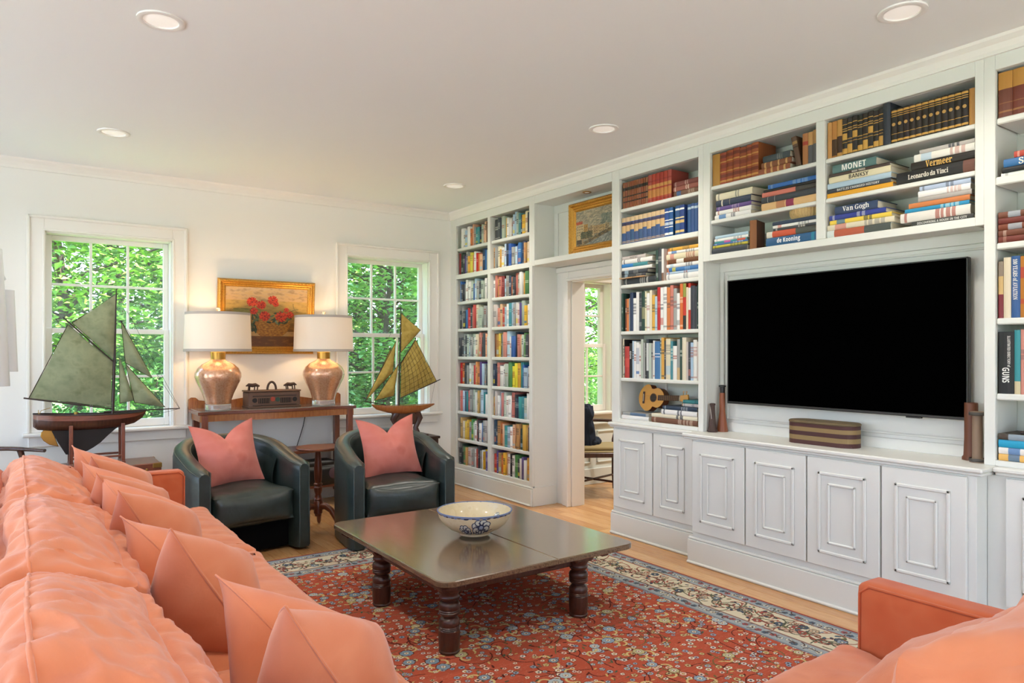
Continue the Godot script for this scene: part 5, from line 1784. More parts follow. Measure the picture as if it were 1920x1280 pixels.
func make_lamp(label: String) -> Node3D:
	var o := thing("table_lamp", label, "table lamp", Vector3.ZERO, 0.0, "pair of copper glass lamps")
	o.scale = Vector3.ONE * 0.985
	# clear block base
	var st := mb()
	var oct := PackedVector2Array()
	for k in 24:
		oct.append(Vector2(cos(TAU * k / 24), sin(TAU * k / 24)) * 0.094)
	slab(st, oct, 0.044, Vector3(0, 0.022, 0), Basis(Vector3.RIGHT, PI / 2), 0.004)
	part(st, "base", M.crystal, o)
	part(lathem(pf([0.0, 0.045, 0.088, 0.045, 0.094, 0.055, 0.096, 0.075, 0.112, 0.12, 0.135, 0.17, 0.157, 0.215, 0.167, 0.25, 0.165, 0.28, 0.148, 0.315, 0.115, 0.345, 0.082, 0.362, 0.062, 0.372, 0.054, 0.382]), 56), "body", M.mercury_glass, o)
	part(lathem(pf([0.052, 0.378, 0.053, 0.40, 0.054, 0.438, 0.050, 0.44, 0.0, 0.442]), 32), "neck", M.brass, o)
	part(tubem([Vector3(0, 0.44, 0), Vector3(0, 0.56, 0)], 0.007, 8), "stem", M.brass, o)
	part(lathem(pf([0.0, 0.555, 0.018, 0.56, 0.03, 0.585, 0.033, 0.605, 0.028, 0.63, 0.0, 0.645]), 20), "bulb", M.bulb, o)
	var s := mb(true)
	lathe(s, pf([0.240, 0.445, 0.2375, 0.52, 0.235, 0.60, 0.2325, 0.66, 0.230, 0.735]), 64)
	var sh := part(s, "shade", M.linen, o)
	part(lathem(pf([0.2405, 0.442, 0.2425, 0.444, 0.2415, 0.462, 0.2392, 0.462]), 64), "bottom_band", M.shade_band, sh)
	part(lathem(pf([0.2300, 0.718, 0.2325, 0.718, 0.2318, 0.737, 0.2292, 0.737]), 64), "top_band", M.shade_band, sh)
	var sp := mb(true)
	for k in 3:
		var a := TAU * k / 3
		tube(sp, [Vector3(0, 0.72, 0), Vector3(cos(a) * 0.231, 0.728, sin(a) * 0.231)], 0.003, 5)
	tube(sp, [Vector3(0.03, 0.56, 0), Vector3(0.05, 0.64, 0), Vector3(0.0, 0.722, 0)], 0.0025, 5)
	tube(sp, [Vector3(-0.03, 0.56, 0), Vector3(-0.05, 0.64, 0), Vector3(0.0, 0.722, 0)], 0.0025, 5)
	part(sp, "harp", M.brass, sh)
	part(lathem(pf([0.0, 0.724, 0.006, 0.726, 0.006, 0.745, 0.017, 0.755, 0.018, 0.765, 0.010, 0.776, 0.0, 0.778]), 16), "finial", M.crystal, o)
	return o

# frame in the xy plane, facing +z, centred; w and h outer size
func gilt_frame(o: Node3D, w: float, h: float, fw: float, deep: float, tex: Texture2D) -> void:
	var prof := [[0.0, 0.0], [0.0, 0.55], [0.10, 0.85], [0.22, 1.0], [0.36, 0.92], [0.46, 0.62], [0.62, 0.50], [0.74, 0.62], [0.86, 0.55], [1.0, 0.30], [1.0, 0.0]]
	for s in 4:
		var st := mb()
		var hx := w / 2
		var hy := h / 2
		for k in prof.size() - 1:
			var q := []
			for p in [prof[k], prof[k + 1]]:
				var i: float = p[0] * fw
				var z: float = p[1] * deep
				match s:
					0: q.append([Vector3(-hx + i, hy - i, z), Vector3(hx - i, hy - i, z)])
					1: q.append([Vector3(-hx + i, -hy + i, z), Vector3(hx - i, -hy + i, z)])
					2: q.append([Vector3(-hx + i, -hy + i, z), Vector3(-hx + i, hy - i, z)])
					3: q.append([Vector3(hx - i, -hy + i, z), Vector3(hx - i, hy - i, z)])
			quad(st, q[0][0], q[0][1], q[1][1], q[1][0], Vector3([0, 0, -hx + fw / 2, hx - fw / 2][s], [hy - fw / 2, -hy + fw / 2, 0, 0][s], deep * 0.2))
		# carved beads along the crest
		var n := int((w if s < 2 else h) / 0.03)
		for k in n:
			var u := (k + 0.5) / n - 0.5
			var c := Vector3()
			match s:
				0: c = Vector3(u * (w - fw * 0.5), hy - fw * 0.26, deep * 0.93)
				1: c = Vector3(u * (w - fw * 0.5), -hy + fw * 0.26, deep * 0.93)
				2: c = Vector3(-hx + fw * 0.26, u * (h - fw * 0.5), deep * 0.93)
				3: c = Vector3(hx - fw * 0.26, u * (h - fw * 0.5), deep * 0.93)
			box(st, c, Vector3(0.019, 0.013, 0.010) if s < 2 else Vector3(0.013, 0.019, 0.010), 0.0042)
		part(st, "frame_side", M.gilt, o)
	var cm := flat("canvas_" + str(o.name), "ffffff", 0.5)
	cm.albedo_texture = tex
	cm.albedo_color = Color(0.97, 0.92, 0.84)      # even warm tint over the whole canvas
	var cv := mb(true)
	var iw := w - fw * 1.96
	var ih := h - fw * 1.96
	sheet(cv, func(u: float, v: float) -> Vector3: return Vector3((u - 0.5) * iw, (v - 0.5) * ih, deep * 0.3), 1, 1, true)
	part(cv, "canvas", cm, o)
	part(boxm(Vector3(0, 0, deep * 0.12), Vector3(w * 0.98, h * 0.98, deep * 0.2)), "backing", M.dark_wood, o)

func flower_canvas() -> ImageTexture:
	var W := 640
	var H := 480
	var img := Image.create(W, H, false, Image.FORMAT_RGB8)
	var g := RandomNumberGenerator.new()
	g.seed = 9
	var nz := FastNoiseLite.new()
	nz.frequency = 0.012
	nz.seed = 4
	for y in H:
		for x in W:
			var v := float(y) / H
			var c: Color
			if v < 0.22:
				c = Color("cdb79a").lerp(Color("bfa27c"), v / 0.22)
			elif v < 0.42:
				c = Color("b59a5e").lerp(Color("8f7a3a"), (v - 0.22) / 0.2)
			elif v < 0.74:
				c = Color("a88a45").lerp(Color("6f4f24"), (v - 0.42) / 0.32)
			elif v < 0.82:
				c = Color("b89a6c")
			else:
				c = Color("6a4326")
			var n := nz.get_noise_2d(x, y * 2.5)
			c = c.lerp(Color("c9a24a") if n > 0.0 else Color("5a4a26"), absf(n) * 0.55)
			img.set_pixel(x, y, c)
	# distant hedge
	for i in 60:
		oval(img, g.randf_range(60, 260), 190 + g.randf_range(-14, 20), 26, 6, g.randf_range(-0.2, 0.2), Color("6d6a34").lerp(Color("8a8a4c"), g.randf()))
	# bowl
	for j in 130:
		var t := j / 129.0
		var hw := 150.0 * sqrt(max(0.0, 1.0 - pow(t, 2.4) * 0.72))
		var yy := 265 + j
		for x in range(int(355 - hw), int(355 + hw)):
			var u := (x - 355.0) / 150.0
			var c := Color("b98a35").lerp(Color("8a5a1e"), clampf(0.5 + nz.get_noise_2d(x * 3, yy * 5) * 1.2, 0, 1))
			img.set_pixel(x, yy, c)
		if j % 16 == 0:
			for x in range(int(355 - hw), int(355 + hw)):
				img.set_pixel(x, yy, Color("7a5420"))
	# stems and leaves
	for i in 46:
		var p := Vector2(g.randf_range(190, 500), g.randf_range(190, 290))
		oval(img, p.x, p.y, 24, 7, g.randf() * TAU, [Color("3d4f35"), Color("566b4a"), Color("2f3d2a"), Color("6f7f62")][g.randi() % 4])
	for i in 12:
		oval(img, 215 + g.randf_range(-12, 20), 300 + i * 5, 20, 6, 1.2 + g.randf_range(-0.4, 0.4), [Color("3d4f35"), Color("2f3d2a")][g.randi() % 2])
	curl(img, Vector2(470, 220), -0.9, 110, 0.9, 3.0, Color("5a5a34"))
	curl(img, Vector2(560, 190), -2.6, 80, 1.2, 2.0, Color("6a6238"))
	# dahlias
	for f in [[200, 118, 46], [270, 140, 42], [360, 98, 44], [215, 190, 34], [300, 230, 48], [430, 232, 52], [500, 215, 34], [385, 130, 26], [470, 175, 22]]:
		for ringi in 5:
			var rr: float = f[2] * (1.0 - ringi * 0.19)
			for k in 16:
				var a := TAU * k / 16 + ringi * 0.35 + g.randf_range(-0.12, 0.12)
				oval(img, f[0] + cos(a) * rr * 0.7, f[1] + sin(a) * rr * 0.62, rr * 0.34, rr * 0.13, a, [Color("bd2c16"), Color("d23f1f"), Color("dc4f28"), Color("98200f")][g.randi() % 4])
		dot(img, f[0], f[1], f[2] * 0.13, Color("7a1f16"))
	return pic_tex(img)

func canal_canvas() -> ImageTexture:
	var W := 480
	var H := 400
	var img := Image.create(W, H, false, Image.FORMAT_RGB8)
	var g := RandomNumberGenerator.new()
	g.seed = 19
	img.fill(Color("8f928c"))
	for i in 2200:
		oval(img, g.randf() * W, g.randf() * 260, 16 + g.randf() * 18, 5, g.randf_range(-0.9, 0.2), [Color("b7b4a6"), Color("a3a59e"), Color("888c8a"), Color("c6bfae"), Color("9a9a90")][g.randi() % 5])
	# houses along the quay, stepping into the distance
	for b in [[10, 150, 90, 180, "c9bb9c"], [96, 165, 46, 165, "b58a44"], [140, 210, 30, 110, "8a7258"], [168, 190, 50, 120, "b3a184"], [216, 200, 60, 90, "a89372"], [276, 205, 70, 70, "b59f78"], [346, 190, 40, 70, "8d8470"]]:
		img.fill_rect(Rect2i(b[0], b[1], b[2], b[3]), Color(b[4]))
		for i in 60:
			oval(img, b[0] + g.randf() * b[2], b[1] + g.randf() * b[3], 7, 4, 1.5, Color(b[4]).lerp([Color("e0d3b4"), Color("75644e")][g.randi() % 2], 0.35))
		for r in 4:
			for k in int(b[2] / 22):
				img.fill_rect(Rect2i(b[0] + 6 + k * 20, b[1] + 22 + r * 32, 8, 14), Color("6a6456"))
	for i in 70:
		oval(img, 40 + g.randf_range(-34, 34), 138 + g.randf_range(-14, 12), 14, 5, 0.2, [Color("b5523a"), Color("c0664a"), Color("9c4630")][g.randi() % 3])
	# trees, bank and water
	for i in 260:
		oval(img, g.randf_range(60, 190), g.randf_range(250, 320), 12, 6, g.randf() * TAU, [Color("4c5540"), Color("5f6b58"), Color("6d6a50"), Color("3f4638")][g.randi() % 4])
	for i in 200:
		oval(img, g.randf_range(300, 480), 150 + g.randf_range(-60, 40), 18, 7, -0.8, [Color("7c8a88"), Color("69787a"), Color("8e9a98")][g.randi() % 3])
	for i in 900:
		var x := g.randf() * W
		var y := g.randf_range(270, 400)
		if y > 420 - x * 0.36:
			oval(img, x, y, 20, 4, -0.5 + g.randf_range(-0.3, 0.3), [Color("8f9a9e"), Color("7b878c"), Color("a5acab"), Color("6a7478")][g.randi() % 4])
	for i in 300:
		var x := g.randf_range(0, 420)
		oval(img, x, 420 - x * 0.36 + g.randf_range(-24, 10), 18, 5, -0.35, [Color("7a6a4c"), Color("5c5648"), Color("94855f"), Color("4a4a44")][g.randi() % 4])
	img.fill_rect(Rect2i(8, 330, 60, 50), Color("4b463c"))
	img.fill_rect(Rect2i(72, 322, 16, 62), Color("a08a70"))
	stroke(img, [Vector2(182, 190), Vector2(178, 300)], 3, Color("5a4c44"))
	return pic_tex(img)

# ---------------------------------------------------------------- model yachts
# a sail between corner points, bellied along z
func sail_shape(pts: Array, z: float, belly: float, n := 10) -> SurfaceTool:
	var st := mb(true)
	var p := []
	for q in pts:
		p.append(Vector3(q[0], q[1], z))
	if p.size() == 3:
		p.append(p[2])
	sheet(st, func(u: float, v: float) -> Vector3:
		var a: Vector3 = p[0].lerp(p[1], v)
		var b: Vector3 = p[3].lerp(p[2], v)
		var r := a.lerp(b, u)
		var w := sin(clampf(u, 0, 1) * PI) * sin(clampf(v, 0, 1) * PI)
		# edges draw in a little between the corners
		var c: Vector3 = (p[0] + p[1] + p[2] + p[3]) * 0.25
		var edge: float = max(absf(u - 0.5), absf(v - 0.5)) * 2.0
		r = r.lerp(c, 0.035 * edge * (1.0 - pow(absf(u - 0.5) * 2.0 * absf(v - 0.5) * 2.0, 0.5)))
		return r + Vector3(0, 0, belly * w + 0.004 * sin(u * 17.0) * w), n, n)
	return st

func edge_line(pts: Array, z: float, r: float, off := Vector3.ZERO) -> SurfaceTool:
	var q := []
	for p in pts:
		q.append(Vector3(p[0], p[1], z) + off)
	q.append(q[0])
	return tubem(q, r, 5)

# hull along x: stations [x, half beam, deck y, keel y]
func hull_shape(sta: Array, z: float, m0: float, m1: float) -> SurfaceTool:
	var st := mb(true)
	var n := sta.size() - 1
	sheet(st, func(u: float, v: float) -> Vector3:
		var f: float = u * n
		var i: int = min(int(f), n - 1)
		var t := f - i
		var x := lerpf(sta[i][0], sta[i + 1][0], t)
		var hb := lerpf(sta[i][1], sta[i + 1][1], t)
		var dy := lerpf(sta[i][2], sta[i + 1][2], t)
		var ky := lerpf(sta[i][3], sta[i + 1][3], t)
		var a := lerpf(m0, m1, v)
		var c := cos(a)
		var s := sin(a)
		return Vector3(x, lerpf(dy, ky, pow(absf(s), 0.75)), z + hb * signf(c) * pow(absf(c), 0.7)), n * 4, 20)
	return st

func build_yachts() -> void:
	# chest under the left window
	var z := -5.45
	var ch := thing("campaign_chest", "brass cornered mahogany chest under the left window carrying the larger yacht", "chest", Vector3(0.43, 0, z))
	part(boxm(Vector3(0, 0.21, 0), Vector3(0.71, 0.40, 0.34), 0.004), "body", M.mahogany, ch)
	part(boxm(Vector3(0, 0.459, 0), Vector3(0.71, 0.090, 0.34), 0.006), "lid", M.mahogany, ch)
	part(boxm(Vector3(0, 0.412, 0), Vector3(0.725, 0.012, 0.352), 0.003), "lid_moulding", M.dark_wood, ch)
	part(boxm(Vector3(0, 0.02, 0), Vector3(0.73, 0.04, 0.36), 0.004), "plinth", M.dark_wood, ch)
	for sx in [-1.0, 1.0]:
		for sz in [-1.0, 1.0]:
			for y in [0.488, 0.43, 0.385, 0.055]:
				part(boxm(Vector3(sx * 0.33, y, sz * 0.170), Vector3(0.055, 0.030, 0.004), 0.001), "brass_corner", M.brass, ch)
				part(boxm(Vector3(sx * 0.355, y, sz * 0.145), Vector3(0.004, 0.030, 0.05), 0.001), "brass_corner", M.brass, ch)
	part(boxm(Vector3(0.26, 0.455, 0.172), Vector3(0.012, 0.034, 0.004), 0.001, Basis(Vector3.BACK, -0.5)), "hasp", M.brass, ch)

	var y := thing("model_yacht", "large model yacht with green sails before the left window", "model boat")
	y.position = Vector3(0, 0, z)
	# hull, upper strake and keel
	var sta := [[0.067, 0.030, 0.852, 0.772], [0.09, 0.052, 0.850, 0.752], [0.16, 0.078, 0.845, 0.742], [0.28, 0.092, 0.838, 0.738], [0.42, 0.092, 0.834, 0.738], [0.55, 0.074, 0.833, 0.744], [0.64, 0.044, 0.836, 0.766], [0.69, 0.016, 0.840, 0.800], [0.712, 0.003, 0.843, 0.836]]
	part(hull_shape(sta, 0, 0.0, PI), "hull", M.walnut_leg, y)
	var band := []
	for s in sta:
		band.append([s[0], s[1] * 1.012 + 0.0008, s[2], lerpf(s[2], s[3], 0.33)])
	var bst := mb(true)
	for side in [-1.0, 1.0]:
		sheet(bst, func(u: float, v: float) -> Vector3:
			var f: float = u * 8
			var i: int = min(int(f), 7)
			var t := f - i
			var a: Array = band[i]
			var b: Array = band[i + 1]
			return Vector3(lerpf(a[0], b[0], t), lerpf(lerpf(a[2], b[2], t), lerpf(a[3], b[3], t), v), side * lerpf(a[1], b[1], t) * (1.0 + 0.0 * v)), 24, 3)
	part(bst, "strake", M.mahogany, y)
	part(boxm(Vector3(0.078, 0.812, 0), Vector3(0.012, 0.08, 0.07), 0.004), "transom", M.walnut_leg, y)
	var dst := mb(true)
	sheet(dst, func(u: float, v: float) -> Vector3:
		var f: float = u * 8
		var i: int = min(int(f), 7)
		var t := f - i
		return Vector3(lerpf(sta[i][0], sta[i + 1][0], t), lerpf(sta[i][2], sta[i + 1][2], t) - 0.004, lerpf(sta[i][1], sta[i + 1][1], t) * (v * 2 - 1)), 24, 2)
	part(dst, "deck", M.walnut_top, y)
	var rail := []
	for s in sta:
		rail.append(Vector3(s[0], s[2] + 0.003, s[1]))
	for i in range(sta.size() - 1, -1, -1):
		rail.append(Vector3(sta[i][0], sta[i][2] + 0.003, -sta[i][1]))
	part(tubem(rail, 0.004, 5), "gunwale", M.dark_wood, y)
	part(slabm(pv([0.150, 0.775, 0.200, 0.665, 0.243, 0.585, 0.285, 0.580, 0.323, 0.588, 0.365, 0.600, 0.399, 0.620, 0.440, 0.650, 0.476, 0.688, 0.52, 0.73, 0.575, 0.770]), 0.046, Vector3.ZERO, Basis(), 0.014), "keel", M.iron_dark, y)
	part(slabm(pv([0.165, 0.760, 0.130, 0.755, 0.110, 0.735, 0.106, 0.71, 0.122, 0.680, 0.155, 0.652, 0.205, 0.637]), 0.010, Vector3.ZERO, Basis(), 0.003), "rudder", M.brass, y)
	# cradle standing on the chest
	for q in [0.269, 0.565]:
		for s in [-1.0, 1.0]:
			part(boxm(Vector3(q, 0.64, s * 0.085), Vector3(0.022, 0.27, 0.014), 0.002), "cradle_post", M.mahogany_up, y)
		part(boxm(Vector3(q, 0.515, 0), Vector3(0.026, 0.020, 0.20), 0.002), "cradle_foot", M.mahogany, y)
	for s in [-1.0, 1.0]:
		part(boxm(Vector3(0.417, 0.56, s * 0.085), Vector3(0.30, 0.014, 0.010), 0.002), "cradle_rail", M.mahogany, y)
	# spars
	part(tubem([Vector3(0.511, 0.80, 0), Vector3(0.522, 1.19, 0), Vector3(0.533, 1.675, 0)], [0.010, 0.009, 0.003], 8), "mast", M.dark_wood, y)
	part(tubem([Vector3(0.017, 0.959, 0.004), Vector3(0.513, 0.868, 0.004)], 0.005, 6), "boom", M.dark_wood, y)
	part(tubem([Vector3(0.228, 1.478, 0.006), Vector3(0.514, 1.189, 0.006)], 0.0045, 6), "gaff", M.dark_wood, y)
	part(tubem([Vector3(0.46, 0.850, 0), Vector3(0.927, 0.852, 0)], [0.006, 0.0035], 6), "bowsprit", M.dark_wood, y)
	var sails := [["mainsail", [[0.045, 0.957], [0.256, 1.431], [0.514, 1.189], [0.501, 0.880]], 0.05], ["topsail", [[0.278, 1.442], [0.536, 1.645], [0.520, 1.195]], 0.03],
		["outer_jib", [[0.587, 1.177], [0.561, 1.463], [0.753, 1.069]], 0.04], ["staysail", [[0.554, 0.903], [0.549, 1.228], [0.640, 0.921]], 0.03], ["inner_jib", [[0.640, 0.907], [0.587, 1.170], [0.831, 0.865]], 0.05]]
	for s in sails:
		var zo: float = 0.012 if s[0] == "inner_jib" else 0.0
		var sp := part(sail_shape(s[1], zo, s[2]), s[0], M.sailcloth_green, y)
		part(edge_line(s[1], zo, 0.0026), "bolt_rope", M.sail_edge, sp)
	var rg := mb(true)
	for q in [[0.533, 1.66, 0.927, 0.852], [0.561, 1.463, 0.925, 0.852], [0.53, 1.46, 0.565, 1.465], [0.527, 1.3, 0.30, 0.848], [0.52, 1.15, 0.36, 0.845], [0.513, 0.90, 0.20, 0.93], [0.927, 0.852, 0.71, 0.80], [0.853, 0.86, 0.855, 0.80]]:
		tube(rg, [Vector3(q[0], q[1], 0), Vector3(q[2], q[3], 0.0)], 0.0011, 4)
	part(rg, "rigging", M.rigging, y)
	var fit := mb(true)
	tube(fit, [Vector3(0.10, 0.85, 0), Vector3(0.11, 0.875, 0), Vector3(0.16, 0.89, 0)], 0.0022, 5)
	tube(fit, [Vector3(0.095, 0.85, 0.01), Vector3(0.095, 0.88, 0.01)], 0.0022, 5)
	lathe(fit, pf([0.0, 0.0, 0.012, 0.0, 0.012, 0.014, 0.0, 0.016]), 12, Vector3(0.30, 0.842, 0))
	part(fit, "deck_fittings", M.brass, y)

	# smaller yacht on a stand in the right window
	z = -5.5
	var cab := thing("dark_cabinet", "low dark wooden stand behind the right tub chair", "side table", Vector3(2.72, 0, -5.58))
	part(boxm(Vector3(0, 0.512, 0), Vector3(0.56, 0.022, 0.36), 0.004), "top", M.dark_wood, cab)
	for sx in [-1.0, 1.0]:
		for sz in [-1.0, 1.0]:
			part(boxm(Vector3(sx * 0.25, 0.25, sz * 0.15), Vector3(0.035, 0.50, 0.035), 0.003), "leg", M.dark_wood, cab)
	part(boxm(Vector3(0, 0.47, 0), Vector3(0.50, 0.06, 0.30), 0.003), "apron", M.dark_wood, cab)
	part(boxm(Vector3(0, 0.15, 0), Vector3(0.50, 0.02, 0.30), 0.003), "shelf", M.dark_wood, cab)
	var k := thing("model_yacht", "small model yacht with amber sails before the right window", "model boat")
	k.position = Vector3(0, 0, z)
	var st2 := [[2.404, 0.004, 0.816, 0.806], [2.45, 0.030, 0.808, 0.768], [2.56, 0.060, 0.800, 0.735], [2.70, 0.068, 0.797, 0.722], [2.83, 0.058, 0.796, 0.732], [2.93, 0.034, 0.797, 0.762], [2.992, 0.006, 0.799, 0.788]]
	part(hull_shape(st2, 0, 0.0, PI), "hull", M.satinwood, k)
	var d2 := mb(true)
	sheet(d2, func(u: float, v: float) -> Vector3:
		var f: float = u * 6
		var i: int = min(int(f), 5)
		var t := f - i
		return Vector3(lerpf(st2[i][0], st2[i + 1][0], t), lerpf(st2[i][2], st2[i + 1][2], t) - 0.003, lerpf(st2[i][1], st2[i + 1][1], t) * (v * 2 - 1)), 24, 2)
	part(d2, "deck", M.walnut_top, k)
	part(slabm(pv([2.58, 0.74, 2.62, 0.66, 2.70, 0.62, 2.80, 0.63, 2.86, 0.735]), 0.03, Vector3.ZERO, Basis(), 0.008), "keel", M.walnut_leg, k)
	for q in [[2.62, 0.02], [2.83, -0.02]]:
		part(tubem([Vector3(q[0], 0.522, 0), Vector3(q[0] + q[1], 0.60, 0), Vector3(q[0] - q[1], 0.68, 0), Vector3(q[0] + q[1], 0.755, 0)], [0.035, 0.022, 0.028, 0.034], 10), "carved_post", M.walnut_leg, k)
	part(boxm(Vector3(2.725, 0.533, 0), Vector3(0.34, 0.022, 0.16), 0.004), "stand_base", M.walnut_leg, k)
	part(tubem([Vector3(2.649, 0.76, 0), Vector3(2.670, 1.645, 0)], [0.009, 0.003], 8), "mast", M.dark_wood, k)
	part(tubem([Vector3(3.051, 1.009, 0.004), Vector3(2.660, 0.856, 0.004)], 0.004, 6), "boom", M.dark_wood, k)
	part(tubem([Vector3(2.815, 1.370, 0.004), Vector3(2.668, 1.155, 0.004)], 0.004, 6), "gaff", M.dark_wood, k)
	part(tubem([Vector3(2.53, 0.806, 0), Vector3(2.328, 0.846, 0)], [0.005, 0.003], 6), "bowsprit", M.dark_wood, k)
	var s2 := [["mainsail", [[3.018, 0.991], [2.809, 1.361], [2.672, 1.159], [2.666, 0.860]], 0.04], ["topsail", [[2.666, 1.247], [2.670, 1.580], [2.854, 1.441]], 0.02],
		["outer_jib", [[2.42, 0.985], [2.571, 1.284], [2.553, 1.047]], 0.02], ["middle_jib", [[2.337, 0.848], [2.614, 1.341], [2.585, 1.080]], 0.03], ["inner_jib", [[2.418, 0.848], [2.632, 1.147], [2.591, 0.882]], 0.04]]
	var zi := 0.0
	for s in s2:
		var sp := part(sail_shape(s[1], zi, s[2]), s[0], M.sailcloth_amber, k)
		part(edge_line(s[1], zi, 0.0024), "bolt_rope", M.sail_edge, sp)
		zi += 0.008 if s[0] != "topsail" else 0.004
	# the stitched net of seams on the mainsail
	var nt := mb(true)
	var A := [Vector3(3.018, 0.991, 0.0), Vector3(2.809, 1.361, 0.0), Vector3(2.672, 1.159, 0.0), Vector3(2.666, 0.860, 0.0)]
	var at := func(u: float, v: float) -> Vector3:
		return A[0].lerp(A[1], v).lerp(A[3].lerp(A[2], v), u) + Vector3(0, 0, 0.04 * sin(u * PI) * sin(v * PI) + 0.003)
	for i in range(1, 8):
		var u := i / 8.0
		var p1 := []
		var p2 := []
		for j in 9:
			p1.append(at.call(u, j / 8.0))
			p2.append(at.call(j / 8.0, u))
		tube(nt, p1, 0.0011, 4)
		tube(nt, p2, 0.0011, 4)
	part(nt, "sail_seams", M.sail_edge, k)
	var r2 := mb(true)
	for q in [[2.67, 1.63, 2.33, 0.846], [2.632, 1.15, 2.67, 1.45], [2.668, 1.2, 2.75, 0.80], [3.0, 0.99, 2.96, 0.80]]:
		tube(r2, [Vector3(q[0], q[1], 0), Vector3(q[2], q[3], 0)], 0.001, 4)
	part(r2, "rigging", M.rigging, k)

# ---------------------------------------------------------------- the room beyond the doorway
func corner_chair(label: String) -> Node3D:
	var o := thing("corner_chair", label, "chair", Vector3.ZERO, 0.0, "dark wooden corner chairs")
	var D: Material = M.walnut_leg
	var s := 0.23
	var cs := [Vector3(s, 0, s), Vector3(-s, 0, s), Vector3(-s, 0, -s), Vector3(s, 0, -s)]
	for i in 4:
		var c: Vector3 = cs[i]
		var top: float = 0.385 if i == 0 else 0.40
		part(tubem([c * 1.02, c * 0.98 + Vector3(0, 0.14, 0), c + Vector3(0, 0.30, 0), c + Vector3(0, top, 0)], [0.015, 0.016, 0.020, 0.021], 8), "leg", D, o)
		part(boxm((c + cs[(i + 1) % 4]) * 0.5 + Vector3(0, 0.372, 0), Vector3(s * 2, 0.040, 0.026) if i % 2 == 0 else Vector3(0.026, 0.040, s * 2), 0.004), "seat_rail", D, o)
		if i > 0:
			part(tubem([c + Vector3(0, 0.39, 0), c * 0.98 + Vector3(0, 0.45, 0), c * 1.10 + Vector3(0, 0.53, 0), c * 1.03 + Vector3(0, 0.61, 0)], [0.019, 0.016, 0.017, 0.020], 8), "arm_post", D, o)
	for q in [[cs[0], cs[2]], [cs[1], cs[3]]]:
		part(tubem([q[0] + Vector3(0, 0.13, 0), q[1] + Vector3(0, 0.13, 0)], 0.010, 8), "stretcher", D, o)
	# the U of the arm rail, ends scrolled out
	var pts := [cs[3] * 1.0 + Vector3(0.15, 0.605, 0.03), cs[3] * 1.03 + Vector3(0.05, 0.612, 0.0)]
	for k in 13:
		var a := -PI / 4 - PI * k / 12.0
		pts.append(Vector3(cos(a), 0, sin(a)) * (s * 1.46) + Vector3(0, 0.618, 0))
	pts.append(cs[1] * 1.03 + Vector3(0.0, 0.612, 0.05))
	pts.append(cs[1] * 1.0 + Vector3(0.03, 0.605, 0.15))
	var rr := []
	for i in pts.size():
		rr.append(0.021 if i > 1 and i < pts.size() - 2 else 0.017)
	part(tubem(pts, rr, 8, 0.7), "arm_rail", D, o)
	for i in [1, 3]:
		part(slabm(pv([0, 0, 0.075, 0, 0.06, -0.02, 0.035, -0.03, 0.02, -0.06, 0, -0.065]), 0.012, cs[i] + (Vector3(0, 0.352, 0)), Basis(Vector3.UP, 0.0 if i == 1 else -PI / 2)), "bracket", D, o)
	part(boxm(Vector3(0, 0.395, 0), Vector3(s * 1.9, 0.014, s * 1.9), 0.005), "cane_seat", M.cane, o)
	return o

